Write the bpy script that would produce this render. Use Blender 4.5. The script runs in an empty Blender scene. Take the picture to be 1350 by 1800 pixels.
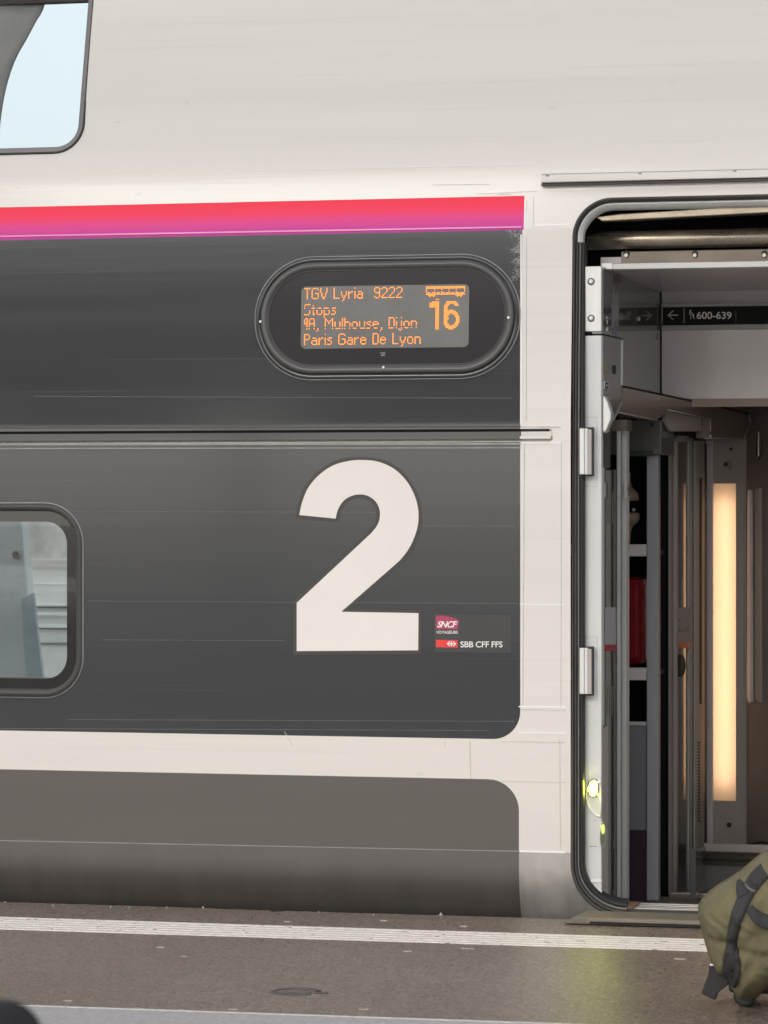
import bpy, bmesh, math, random
from mathutils import Vector, Matrix
from mathutils.geometry import delaunay_2d_cdt
import numpy as np
random.seed(7)
sc = bpy.context.scene
COL = sc.collection

NEAR0, NEAR1 = -6.6, -3.5                   # depth of the canopy added overhead to cut the high sky
# ------------------------------------------------------------------ camera
K = 5700.0                                  # focal length in photo pixels (1350 x 1800)
YAW = math.atan(K / 23800.0)
DIST, EYE, HORIZON = 9.7, 1.245, 880.0
CAM = Vector((DIST * math.tan(YAW), -DIST, EYE))
FWD = Vector((-math.sin(YAW), math.cos(YAW), 0)); RGT = Vector((math.cos(YAW), math.sin(YAW), 0)); UP = Vector((0, 0, 1))
cd = bpy.data.cameras.new('camera'); cam = bpy.data.objects.new('camera', cd); COL.objects.link(cam)
cam.matrix_world = Matrix(((RGT.x, UP.x, -FWD.x, CAM.x), (RGT.y, UP.y, -FWD.y, CAM.y), (RGT.z, UP.z, -FWD.z, CAM.z), (0, 0, 0, 1)))
cd.sensor_width = 36; cd.sensor_fit = 'AUTO'; cd.lens = K / 1800 * 36
cd.shift_y = -(900 - HORIZON) / 1800
cd.clip_start = 0.1; cd.clip_end = 2000
cd.dof.use_dof = True; cd.dof.focus_distance = 10.0; cd.dof.aperture_fstop = 11
sc.camera = cam
# ------------------------------------------------------------------ light
w = bpy.data.worlds.new('World'); sc.world = w; w.use_nodes = True
nt = w.node_tree; bg = nt.nodes['Background']
sky = nt.nodes.new('ShaderNodeTexSky'); sky.sky_type = 'NISHITA'; sky.sun_disc = False
SUN_EL, SUN_AZ = math.radians(27), math.radians(196)     # azimuth clockwise from +Y: behind the camera, a little left
sky.sun_elevation = SUN_EL; sky.sun_rotation = SUN_AZ
sky.air_density = 1.0; sky.dust_density = 3.0; sky.ozone_density = 1.0
hs = nt.nodes.new('ShaderNodeHueSaturation'); hs.inputs['Saturation'].default_value = 0.42
gm_ = nt.nodes.new('ShaderNodeGamma'); gm_.inputs[1].default_value = 0.5            # overcast: the cloud evens the sky out
sc_v = nt.nodes.new('ShaderNodeVectorMath'); sc_v.operation = 'SCALE'; sc_v.inputs['Scale'].default_value = 6.9
nt.links.new(sky.outputs[0], hs.inputs['Color']); nt.links.new(hs.outputs[0], gm_.inputs[0]); nt.links.new(gm_.outputs[0], sc_v.inputs[0]); nt.links.new(sc_v.outputs[0], bg.inputs[0])
bg.inputs[1].default_value = 0.12
sl = bpy.data.lights.new('sun', 'SUN'); sl.energy = 0.62; sl.angle = math.radians(14); sl.color = (1, .93, .85)
so = bpy.data.objects.new('sun', sl); COL.objects.link(so)
sd = Vector((math.sin(SUN_AZ) * math.cos(SUN_EL), math.cos(SUN_AZ) * math.cos(SUN_EL), math.sin(SUN_EL)))
so.rotation_euler = sd.to_track_quat('Z', 'Y').to_euler(); so.location = sd * 30
sc.view_settings.view_transform = 'Standard'; sc.view_settings.look = 'None'
sc.view_settings.exposure = 0.0; sc.view_settings.gamma = 1.0
sc.render.engine = 'CYCLES'
sc.cycles.use_denoising = True
sc.cycles.max_bounces = 10; sc.cycles.sample_clamp_indirect = 6; sc.cycles.caustics_reflective = True

# ------------------------------------------------------------------ picture ray -> points in the place
def ray(px, py): return FWD + RGT * ((px - 675) / K) + UP * ((HORIZON - py) / K)
def hit(px, py, p0, n):
    d = ray(px, py); return CAM + d * ((Vector(p0) - CAM).dot(Vector(n)) / d.dot(Vector(n)))
def U(px, py, Y=0.0): return hit(px, py, (0, Y, 0), (0, 1, 0))       # plane along the train
def W(px, py, X): return hit(px, py, (X, 0, 0), (1, 0, 0))           # plane across the train
def G(px, py, z=0.0): return hit(px, py, (0, 0, z), (0, 0, 1))       # level plane
Z1, Z2 = 1.47, 2.08
def Yp(z):                                                           # carriage side, seen from its end
    if z < .13:
        t = .13 - z; return .33 - math.sqrt(.33 ** 2 - min(t, .328) ** 2)
    if z < Z1: return 0.0
    if z < Z2: return .055 * (z - Z1)
    if z < 3.1: return .055 * (Z2 - Z1) + .13 * (z - Z2) + .085 * (z - Z2) ** 2
    b = .055 * (Z2 - Z1) + .13 * (3.1 - Z2) + .085 * (3.1 - Z2) ** 2
    return b + .303 * (z - 3.1) + .55 * (z - 3.1) ** 2
def dY(z): return (Yp(z + 1e-4) - Yp(z - 1e-4)) / 2e-4
def B(px, py, off=0.0):                                              # point on the carriage side
    Y = 0.0
    for _ in range(12):
        p = U(px, py, Y); Y = Yp(p.z) - off
    return U(px, py, Y)
def S(px, py): p = B(px, py); return (p.x, p.z)
def body(x, z, off=0.0):
    d = dY(z); n = Vector((0, -1, d)).normalized(); return Vector((x, Yp(z), z)) + n * off

# ------------------------------------------------------------------ materials
def srgb(r, g, b):
    f = lambda c: ((c / 255 + .055) / 1.055) ** 2.4 if c > 10 else c / 255 / 12.92
    return (f(r), f(g), f(b))
MATS = {}
def mat(name, color, rough=.5, metal=0.0, var=.08, vscale=6.0, stretch=(1, 1, 1), bump=0.0, bscale=60.0, coat=0.0, rvar=0.0, spec=.5, dirt=None, bstretch=None):
    m = bpy.data.materials.new(name); m.use_nodes = True; t = m.node_tree; N = t.nodes; L = t.links
    p = N['Principled BSDF']; p.inputs['Roughness'].default_value = rough; p.inputs['Metallic'].default_value = metal
    p.inputs['Coat Weight'].default_value = coat; p.inputs['Coat Roughness'].default_value = .08; p.inputs['Specular IOR Level'].default_value = spec
    tc = N.new('ShaderNodeTexCoord'); mp = N.new('ShaderNodeMapping'); mp.inputs['Scale'].default_value = stretch
    L.new(tc.outputs['Object'], mp.inputs[0])
    no = N.new('ShaderNodeTexNoise'); no.inputs['Scale'].default_value = vscale; no.inputs['Detail'].default_value = 7; no.inputs['Roughness'].default_value = .62
    L.new(mp.outputs[0], no.inputs['Vector'])
    mr = N.new('ShaderNodeMapRange'); mr.inputs['From Min'].default_value = .3; mr.inputs['From Max'].default_value = .7
    mr.inputs['To Min'].default_value = 1 - var; mr.inputs['To Max'].default_value = 1 + var; L.new(no.outputs[0], mr.inputs[0])
    mx = N.new('ShaderNodeVectorMath'); mx.operation = 'SCALE'; mx.inputs[0].default_value = color; L.new(mr.outputs[0], mx.inputs['Scale'])
    L.new(mx.outputs[0], p.inputs['Base Color'])
    if rvar:
        r2 = N.new('ShaderNodeMapRange'); r2.inputs['From Min'].default_value = .3; r2.inputs['From Max'].default_value = .7
        r2.inputs['To Min'].default_value = max(.02, rough - rvar); r2.inputs['To Max'].default_value = rough + rvar
        L.new(no.outputs[0], r2.inputs[0]); L.new(r2.outputs[0], p.inputs['Roughness'])
    if bump:
        m2 = N.new('ShaderNodeMapping'); m2.inputs['Scale'].default_value = bstretch or stretch; L.new(tc.outputs['Object'], m2.inputs[0])
        n2 = N.new('ShaderNodeTexNoise'); n2.inputs['Scale'].default_value = bscale; n2.inputs['Detail'].default_value = 5; L.new(m2.outputs[0], n2.inputs['Vector'])
        bp = N.new('ShaderNodeBump'); bp.inputs['Strength'].default_value = bump; bp.inputs['Distance'].default_value = .004
        L.new(n2.outputs[0], bp.inputs['Height']); L.new(bp.outputs[0], p.inputs['Normal'])
        if coat: L.new(bp.outputs[0], p.inputs['Coat Normal'])
    MATS[name] = m; m['_mx'] = 0
    return m
def emit(name, color, strength):
    m = bpy.data.materials.new(name); m.use_nodes = True; p = m.node_tree.nodes['Principled BSDF']
    p.inputs['Base Color'].default_value = (*color, 1); p.inputs['Emission Color'].default_value = (*color, 1); p.inputs['Emission Strength'].default_value = strength
    return m
def glass(name, tint, refl=1.0, rough=0.0):
    m = bpy.data.materials.new(name); m.use_nodes = True; t = m.node_tree; t.nodes.clear()
    o = t.nodes.new('ShaderNodeOutputMaterial'); mix = t.nodes.new('ShaderNodeMixShader'); tr = t.nodes.new('ShaderNodeBsdfTransparent'); gl = t.nodes.new('ShaderNodeBsdfGlossy')
    fr = t.nodes.new('ShaderNodeFresnel'); fr.inputs[0].default_value = 1.5
    tr.inputs[0].default_value = (*tint, 1); gl.inputs['Roughness'].default_value = rough; gl.inputs[0].default_value = (refl, refl, refl, 1)
    t.links.new(fr.outputs[0], mix.inputs[0]); t.links.new(tr.outputs[0], mix.inputs[1]); t.links.new(gl.outputs[0], mix.inputs[2]); t.links.new(mix.outputs[0], o.inputs[0])
    return m
def mixin(m, color, mask_fn):
    """lay a second paint colour over a material where mask_fn(nodes, links) says so"""
    t = m.node_tree; N, L = t.nodes, t.links; p = N['Principled BSDF']; src = p.inputs['Base Color'].links[0].from_socket
    mk = mask_fn(N, L); mx = N.new('ShaderNodeMix'); mx.data_type = 'RGBA'
    L.new(mk, mx.inputs[0]); L.new(src, mx.inputs[6]); mx.inputs[7].default_value = (*color, 1); L.new(mx.outputs[2], p.inputs['Base Color'])
def band(N, L, sock, a, b, c, d):
    """0 outside a..d, 1 inside b..c"""
    f = N.new('ShaderNodeMapRange'); f.inputs[1].default_value = a; f.inputs[2].default_value = b; L.new(sock, f.inputs[0])
    g = N.new('ShaderNodeMapRange'); g.inputs[1].default_value = d; g.inputs[2].default_value = c; L.new(sock, g.inputs[0])
    h = N.new('ShaderNodeMath'); h.operation = 'MULTIPLY'; L.new(f.outputs[0], h.inputs[0]); L.new(g.outputs[0], h.inputs[1]); return h.outputs[0]
def noise(N, L, scale, stretch=(1, 1, 1), detail=6):
    tc = N.new('ShaderNodeTexCoord'); mp = N.new('ShaderNodeMapping'); mp.inputs['Scale'].default_value = stretch; L.new(tc.outputs['Object'], mp.inputs[0])
    n = N.new('ShaderNodeTexNoise'); n.inputs['Scale'].default_value = scale; n.inputs['Detail'].default_value = detail; L.new(mp.outputs[0], n.inputs['Vector']); return n.outputs[0]
def op(N, L, kind, a, b):
    h = N.new('ShaderNodeMath'); h.operation = kind; h.use_clamp = kind != 'ADD'
    for i, v in enumerate((a, b)):
        if isinstance(v, (int, float)): h.inputs[i].default_value = v
        else: L.new(v, h.inputs[i])
    return h.outputs[0]
def xyz(N, L):
    tc = N.new('ShaderNodeTexCoord'); s = N.new('ShaderNodeSeparateXYZ'); L.new(tc.outputs['Object'], s.inputs[0]); return s.outputs

white = mat('cream white paint', (.70, .663, .617), .36, var=.045, vscale=1.6, stretch=(.2, 1, 4), bump=.06, bscale=5, bstretch=(.1, 1, 5), coat=.3)
dark = mat('anthracite paint', (.031, .034, .037), .15, spec=.42, var=.05, vscale=2, stretch=(.15, 1, 5), bump=.035, bscale=3, bstretch=(.2, 1, 4.5), coat=.22, rvar=.02)
low = mat('reflection tinted grey paint', (.088, .076, .070), .40, var=.06, vscale=3, stretch=(.3, 1, 3), bump=.05, bscale=10, bstretch=(.1, 1, 5), coat=.15)  # platform's reflection put into the colour as a lighter, browner grey
skirt_d = mat('dark skirt paint', (.100, .092, .087), .38, var=.10, vscale=4, stretch=(2.5, 1, .4), bump=.04, bscale=12, coat=.15)
skirt_w = mat('grimy shaded silver skirt paint', (.44, .42, .395), .36, metal=.2, var=.16, vscale=7, bump=.06, bscale=40)
magenta = mat('red to magenta livery paint', (.8, .06, .2), .42, var=.05, vscale=5, stretch=(.2, 1, 4), spec=.3)
black = mat('black rubber', (.018, .018, .018), .55, var=.2, bump=.1, bscale=80)
rubber = mat('grey weathered rubber', (.055, .052, .048), .62, var=.25, vscale=14, stretch=(1, 1, .3), bump=.1, bscale=60)
frit = mat('dark glass border', (.014, .011, .010), .12, var=.1, spec=.5)
gasket = mat('dark window gasket', (.040, .038, .036), .5, var=.1)
alu = mat('brushed aluminium', (.60, .595, .58), .36, metal=.45, var=.05, vscale=8, stretch=(8, 8, .5), bump=.03, bscale=40)
alum_white = mat('grey white door edge paint', (.66, .66, .65), .33, metal=0, var=.04, vscale=4, bump=.03, bscale=20)
steel = mat('dull steel', (.42, .39, .35), .32, metal=.9, var=.15, vscale=10, stretch=(.6, 3, 3), rvar=.08)
oldsteel = mat('greasy steel', (.36, .31, .24), .30, metal=.85, var=.25, vscale=8, stretch=(.8, 3, 3), rvar=.1, bump=.06, bscale=30)
brownsteel = mat('brown bracket steel', (.20, .165, .135), .45, metal=.5, var=.15, vscale=9)
gpanel = mat('grey wall laminate', (.70, .655, .65), .3, var=.05, vscale=3, coat=.2)
dpanel = mat('charcoal laminate', (.13, .125, .122), .22, var=.06, vscale=4, coat=.2)
bpanel = mat('brown grey laminate', (.44, .40, .375), .6, var=.08, vscale=4, spec=.12)
darkbrown = mat('dark brown laminate', (.27, .23, .212), .6, var=.1, vscale=5, spec=.12)
mirror_w = mat('glossy charcoal wall', (.12, .114, .11), .07, var=.05, spec=.6)
smoked = mat('smoked glass', (.10, .086, .07), .05, var=.05, spec=.55)
post_m = mat('pale green grey post', (.50, .51, .485), .6, var=.05, vscale=5, spec=.15)
post_b = mat('blue grey post', (.36, .37, .40), .4, var=.05, vscale=5)
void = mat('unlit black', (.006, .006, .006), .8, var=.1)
orange_led = emit('amber light diode', (1.0, .265, .012), 1.9)
screenm = mat('display screen glass', (.155, .152, .145), .18, var=.12, vscale=7)
lensm = mat('display cover glass', (.030, .028, .031), .14, var=.05, spec=.35)
strip_m = emit('warm lamp diffuser', (1.0, .68, .29), 1.22)
lime = emit('lime lamp', (.95, 1.0, .10), 120)
redp = mat('sticker red', (.42, .02, .035), .4)
redb = mat('bright red sticker', (.78, .035, .03), .4)
crimson = mat('crimson sticker', (.40, .035, .10), .4)
decal_w = mat('white lettering', (.80, .78, .76), .4, var=.02)
decal_d = mat('dark decal film', (.032, .032, .033), .3, var=.05)
outline_d = mat('dark number outline', (.034, .032, .030), .4, var=.1)
dirtline = mat('dirt in joint', (.50, .47, .435), .6, var=.3, vscale=20)
tape = mat('paint edge highlight', (.86, .84, .81), .3, var=.03)
greyline = mat('worn grey edge', (.27, .27, .265), .4, var=.2, vscale=12)
clear = glass('window glass', (.84, .865, .865), .55)
clear_b = glass('far window glass', (.60, .645, .66))
# ---- paint details, some with light and shade put into the colour
xs_r, z_r = S(918, 440)
# scuffed film near the door end, with a glint painted in
def worn(N, L):
    o = xyz(N, L)
    a = band(N, L, o[0], S(840, 440)[0], xs_r + .01, xs_r + 1, xs_r + 2)
    b = band(N, L, o[2], S(900, 560)[1], S(900, 500)[1], S(900, 395)[1], S(900, 390)[1])
    n1 = noise(N, L, 120, (1, 1, 1.6), 4); n2 = noise(N, L, 16, (1, 1, 1), 5)
    s = op(N, L, 'MULTIPLY', op(N, L, 'MULTIPLY', a, b), op(N, L, 'MULTIPLY', n2, 1.15))
    t = op(N, L, 'ADD', s, op(N, L, 'MULTIPLY', n1, .55))
    f = N.new('ShaderNodeMapRange'); f.inputs[1].default_value = .66; f.inputs[2].default_value = .78; f.inputs[4].default_value = .6; L.new(t, f.inputs[0])
    return f.outputs[0]
mixin(dark, (.36, .35, .34), worn)
def scratches(N, L):
    n = noise(N, L, 5, (.12, 1, 40), 3)
    f = N.new('ShaderNodeMapRange'); f.inputs[1].default_value = .66; f.inputs[2].default_value = .74; f.inputs[4].default_value = .35; L.new(n, f.inputs[0]); return f.outputs[0]
mixin(dark, (.105, .106, .105), scratches)
def grimy_shade(N, L):  # contact shade painted darker towards the skirt foot, broken up with grime
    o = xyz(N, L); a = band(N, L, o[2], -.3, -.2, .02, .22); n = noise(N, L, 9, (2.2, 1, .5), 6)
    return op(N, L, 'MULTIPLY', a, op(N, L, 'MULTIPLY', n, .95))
mixin(skirt_w, (.13, .115, .10), grimy_shade); mixin(skirt_d, (.045, .038, .032), grimy_shade)
def specks(N, L):
    n = noise(N, L, 26, (.5, 1, 1.2), 2)
    f = N.new('ShaderNodeMapRange'); f.inputs[1].default_value = .74; f.inputs[2].default_value = .80; f.inputs[4].default_value = .5; L.new(n, f.inputs[0]); return f.outputs[0]
mixin(white, (.56, .53, .49), specks)
def streak(N, L):
    n = noise(N, L, 3, (.22, 1, 26), 4)
    f = N.new('ShaderNodeMapRange'); f.inputs[1].default_value = .60; f.inputs[2].default_value = .72; f.inputs[4].default_value = .35; L.new(n, f.inputs[0]); return f.outputs[0]
mixin(white, (.62, .575, .52), streak)
ZS_T, ZS_B = S(700, 349)[1], S(700, 408.5)[1]
def stripe_colour():
    t = magenta.node_tree; N, L = t.nodes, t.links; p = N['Principled BSDF']
    o = xyz(N, L); f = N.new('ShaderNodeMapRange'); f.inputs[1].default_value = ZS_B; f.inputs[2].default_value = ZS_T; L.new(o[2], f.inputs[0])
    r = N.new('ShaderNodeValToRGB'); e = r.color_ramp.elements
    e[0].position = 0; e[0].color = (.50, .032, .33, 1); e[1].position = 1; e[1].color = (.93, .024, .060, 1)
    k = e.new(.40); k.color = (.76, .045, .25, 1); k = e.new(.66); k.color = (.92, .03, .10, 1)
    L.new(f.outputs[0], r.inputs[0]); L.new(r.outputs[0], p.inputs['Base Color'])
stripe_colour()

# ------------------------------------------------------------------ mesh helpers
class MB:
    def __init__(s): s.v = []; s.f = []; s.m = []; s.smooth = []
    def add(s, pts, faces, mi=0, sm=False):
        o = len(s.v); s.v += [tuple(p) for p in pts]
        for f in faces: s.f.append(tuple(o + i for i in f)); s.m.append(mi); s.smooth.append(sm)
        return s
    def box(s, x0, x1, y0, y1, z0, z1, mi=0):
        P = [(x, y, z) for z in (z0, z1) for y in (y0, y1) for x in (x0, x1)]
        return s.add(P, [(0, 2, 3, 1), (4, 5, 7, 6), (0, 1, 5, 4), (2, 6, 7, 3), (0, 4, 6, 2), (1, 3, 7, 5)], mi)
    def prism(s, pts, vec, mi=0):
        n = len(pts); v = Vector(vec); P = [Vector(p) for p in pts]; Q = [p + v for p in P]
        s.add(P + Q, [tuple(range(n)), tuple(range(2 * n - 1, n - 1, -1))] + [(i, n + i, n + (i + 1) % n, (i + 1) % n) for i in range(n)], mi); return s
    def loft(s, rings, closed=True, cap0=False, cap1=False, mi=0, sm=True):
        n = len(rings[0]); P = [p for r in rings for p in r]; F = []
        for a in range(len(rings) - 1):
            for i in range(n if closed else n - 1):
                j = (i + 1) % n; F.append((a * n + i, a * n + j, (a + 1) * n + j, (a + 1) * n + i))
        o = len(s.v); s.add(P, F, mi, sm)
        if cap0: s.f.append(tuple(o + i for i in range(n))); s.m.append(mi); s.smooth.append(False)
        if cap1: s.f.append(tuple(o + (len(rings) - 1) * n + i for i in range(n - 1, -1, -1))); s.m.append(mi); s.smooth.append(False)
        return s
    def tube(s, path, r, seg=12, mi=0, cap=True):
        P = [Vector(p) for p in path]; rings = []
        for i, p in enumerate(P):
            t = (P[min(i + 1, len(P) - 1)] - P[max(i - 1, 0)]).normalized()
            a = t.cross(Vector((0, 0, 1)) if abs(t.z) < .9 else Vector((1, 0, 0))).normalized(); b = t.cross(a)
            rr = r[i] if isinstance(r, (list, tuple)) else r
            rings.append([p + a * (rr * math.cos(q * 2 * math.pi / seg)) + b * (rr * math.sin(q * 2 * math.pi / seg)) for q in range(seg)])
        return s.loft(rings, True, cap, cap, mi)
    def build(s, name, mats, parent=None, bevel=0, fixn=True):
        me = bpy.data.meshes.new(name); me.from_pydata(s.v, [], s.f)
        for m in (mats if isinstance(mats, (list, tuple)) else [mats]): me.materials.append(m)
        me.polygons.foreach_set('material_index', s.m); me.polygons.foreach_set('use_smooth', s.smooth)
        if fixn:
            bm = bmesh.new(); bm.from_mesh(me); bmesh.ops.recalc_face_normals(bm, faces=bm.faces); bm.to_mesh(me); bm.free()
        me.update()
        o = bpy.data.objects.new(name, me); COL.objects.link(o)
        if parent: adopt(o, parent)
        if bevel:
            b = o.modifiers.new('bevel', 'BEVEL'); b.width = bevel; b.segments = 2; b.limit_method = 'ANGLE'; b.angle_limit = math.radians(40); b.harden_normals = False
        return o
def base_of(o):                                                      # meshes are modelled where they stand, so only a thing's own Empty is offset
    return Vector((0, 0, 0)) if o.parent else o.location.copy()
def adopt(o, parent):
    o.parent = parent; o.matrix_parent_inverse = Matrix.Translation(base_of(parent)).inverted()
def thing(name, loc, label, cat, group=None):
    o = bpy.data.objects.new(name, None); COL.objects.link(o); o.location = loc; o.empty_display_size = .1
    tag(o, label, cat, group); return o
def tag(o, label, cat, group=None, kind=None):
    o['label'] = label; o['category'] = cat
    if group: o['group'] = group
    if kind: o['kind'] = kind
    return o
def structure(o): o['kind'] = 'structure'; return o
def fillet(poly, radii, n=10):
    """rounded polygon in the (x, z) plane; radii per corner"""
    out = []; m = len(poly)
    for i in range(m):
        p = Vector(poly[i]); a = Vector(poly[i - 1]) - p; b = Vector(poly[(i + 1) % m]) - p; r = radii[i]
        if r <= 0: out.append((p.x, p.y)); continue
        a.normalize(); b.normalize(); ang = a.angle(b); d = r / math.tan(ang / 2); c = p + (a + b).normalized() * (r / math.sin(ang / 2))
        s = p + a * d - c; e = p + b * d - c; a0 = math.atan2(s.y, s.x); a1 = math.atan2(e.y, e.x); da = (a1 - a0 + math.pi) % (2 * math.pi) - math.pi
        for k in range(n + 1): t = a0 + da * k / n; out.append((c.x + r * math.cos(t), c.y + r * math.sin(t)))
    return out
def rrect(x0, x1, z0, z1, r, n=10):
    if not isinstance(r, (list, tuple)): r = [r] * 4
    return fillet([(x0, z0), (x1, z0), (x1, z1), (x0, z1)], r, n)     # radii: bottom left, bottom right, top right, top left
def inpoly(x, z, poly):
    c = False; j = len(poly) - 1
    for i in range(len(poly)):
        xi, zi = poly[i]; xj, zj = poly[j]
        if (zi > z) != (zj > z) and x < (xj - xi) * (z - zi) / (zj - zi) + xi: c = not c
        j = i
    return c
def cdt_sheet(name, bounds, holes, zones, mats, mapper, normal, parent, zrows, xcols):
    """sheet over the (x, z) domain with holes cut out and painted zones; zones later in the list win"""
    pts, edges = [], []
    def loop(poly):
        o = len(pts); pts.extend(poly); edges.extend((o + i, o + (i + 1) % len(poly)) for i in range(len(poly)))
    x0, x1, z0, z1 = bounds
    loop([(x0, z0), (x1, z0), (x1, z1), (x0, z1)])
    for h in holes: loop(h)
    for z_, _ in zones: loop(z_)
    for z in zrows:
        o = len(pts); pts.extend([(x0, z), (x1, z)]); edges.append((o, o + 1))
    for x in xcols:
        o = len(pts); pts.extend([(x, z0), (x, z1)]); edges.append((o, o + 1))
    v, e, f, *_ = delaunay_2d_cdt([Vector(p) for p in pts], edges, [], 0, 1e-6)
    keep, mi = [], []
    for t in f:
        cx = sum(v[i].x for i in t) / 3; cz = sum(v[i].y for i in t) / 3
        if not (x0 < cx < x1 and z0 < cz < z1) or any(inpoly(cx, cz, h) for h in holes): continue
        m = 0
        for z_, k in zones:
            if inpoly(cx, cz, z_): m = k
        keep.append(tuple(t)); mi.append(m)
    me = bpy.data.meshes.new(name); me.from_pydata([mapper(p.x, p.y) for p in v], [], keep)
    for m in mats: me.materials.append(m)
    me.polygons.foreach_set('material_index', mi); me.polygons.foreach_set('use_smooth', [True] * len(mi)); me.update()
    if normal: me.normals_split_custom_set_from_vertices([normal(p.x, p.y) for p in v])
    o = bpy.data.objects.new(name, me); COL.objects.link(o)
    if parent: adopt(o, parent)
    return o
def loop3(poly, off): return [body(x, z, off) for x, z in poly]
def inset(poly, d):
    n = len(poly); out = []
    area = sum(poly[i][0] * poly[(i + 1) % n][1] - poly[(i + 1) % n][0] * poly[i][1] for i in range(n)); s = 1 if area > 0 else -1
    for i in range(n):
        p = Vector(poly[i]); a = (p - Vector(poly[i - 1])); b = (Vector(poly[(i + 1) % n]) - p)
        if a.length < 1e-9: a = b
        if b.length < 1e-9: b = a
        na = Vector((-a.y, a.x)).normalized() * s; nb = Vector((-b.y, b.x)).normalized() * s; m = (na + nb)
        m = m / max(m.length_squared / 2, .3) if m.length > 1e-6 else na
        q = p + m * d; out.append((q.x, q.y))
    return out
def strip_on_body(name, pxs, width, proud, m, parent, closed=False):
    """thin raised line that follows the carriage side"""
    P = [Vector(S(*p)) for p in pxs]; D = []
    for i in range(len(P) - 1):
        k = max(1, int((P[i + 1] - P[i]).length / .12)); D += [P[i].lerp(P[i + 1], j / k) for j in range(k)]
    D.append(P[-1]); L_, R_ = [], []
    for i, p in enumerate(D):
        t = (D[min(i + 1, len(D) - 1)] - D[max(i - 1, 0)]).normalized(); n = Vector((-t.y, t.x)) * width / 2; L_.append(p + n); R_.append(p - n)
    rings = [[body(*L_[i], -.002), body(*L_[i], proud), body(*R_[i], proud), body(*R_[i], -.002)] for i in range(len(D))]
    return MB().loft(rings, True, True, True, sm=False).build(name, m, parent)
def patch_on_body(name, poly, off, m, parent, thick=.0):
    """flat film on the carriage side, outline in (x, z)"""
    v, e, f, *_ = delaunay_2d_cdt([Vector(p) for p in poly], [(i, (i + 1) % len(poly)) for i in range(len(poly))], [], 0, 1e-6)
    F = [tuple(t) for t in f if inpoly(sum(v[i].x for i in t) / 3, sum(v[i].y for i in t) / 3, poly)]
    b = MB(); b.add([body(p.x, p.y, off) for p in v], F); return b.build(name, m, parent)
def catmull(P, k=6):
    out = []
    for i in range(len(P) - 1):
        p0, p1, p2, p3 = (Vector(P[max(i - 1, 0)]), Vector(P[i]), Vector(P[i + 1]), Vector(P[min(i + 2, len(P) - 1)]))
        for j in range(k):
            t = j / k; q = .5 * ((2 * p1) + (p2 - p0) * t + (2 * p0 - 5 * p1 + 4 * p2 - p3) * t * t + (3 * p1 - p0 - 3 * p2 + p3) * t ** 3); out.append(tuple(q))
    out.append(tuple(P[-1])); return out
def text_mesh(name, string, box, to3d, m, parent, bold=0.0, shear=0.0, space=1.0):
    """lettering fitted into the rectangle box = (u0, u1, v0, v1) with v0 the baseline side; to3d maps (u, v) to a point"""
    c = bpy.data.curves.new(name, 'FONT'); c.body = string; c.size = 1; c.offset = bold; c.shear = shear; c.space_character = space; c.resolution_u = 4
    o = bpy.data.objects.new(name, c); COL.objects.link(o); dg = bpy.context.evaluated_depsgraph_get(); dg.update()
    me = bpy.data.meshes.new_from_object(o.evaluated_get(dg)); bpy.data.objects.remove(o); bpy.data.curves.remove(c)
    xs = [v.co.x for v in me.vertices]; ys = [v.co.y for v in me.vertices]; x0, x1, y0, y1 = min(xs), max(xs), min(ys), max(ys)
    for v in me.vertices: v.co = to3d(box[0] + (box[1] - box[0]) * (v.co.x - x0) / (x1 - x0), box[2] + (box[3] - box[2]) * (v.co.y - y0) / (y1 - y0))
    me.name = name; me.materials.clear(); me.materials.append(m); me.update()
    o = bpy.data.objects.new(name, me); COL.objects.link(o); adopt(o, parent); return o
def slab(name, px0, py0, px1, py1, Y, th, m, parent, bevel=.0, mb=None):
    """box whose front face fills the picture rectangle at distance Y"""
    a = U(px0, (py0 + py1) / 2, Y); b = U(px1, (py0 + py1) / 2, Y); t = U((px0 + px1) / 2, py0, Y); u = U((px0 + px1) / 2, py1, Y)
    k = mb or MB(); k.box(a.x, b.x, Y, Y + th, u.z, t.z)
    return k if mb else k.build(name, m, parent, bevel)
def disc(name, c, n, r, h, m, parent, seg=16, dome=False):
    n = Vector(n).normalized(); a = n.cross(Vector((0, 0, 1)) if abs(n.z) < .9 else Vector((1, 0, 0))).normalized(); b = n.cross(a); c = Vector(c)
    R = lambda rr, hh: [c + n * hh + a * (rr * math.cos(i * 2 * math.pi / seg)) + b * (rr * math.sin(i * 2 * math.pi / seg)) for i in range(seg)]
    prof = [(r, -.001), (r, h * .6), (r * .8, h)] if not dome else [(r, -.001), (r, h * .3), (r * .85, h * .7), (r * .5, h * .95)]
    return MB().loft([R(*q) for q in prof], True, True, True).build(name, m, parent)

# ================================================================== the train carriage
train = thing('train_carriage', (0, 1.45, -.55), 'double deck train carriage in white and dark grey with a magenta stripe and open door', 'train')
XL, XR = -6.0, 3.6
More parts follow.
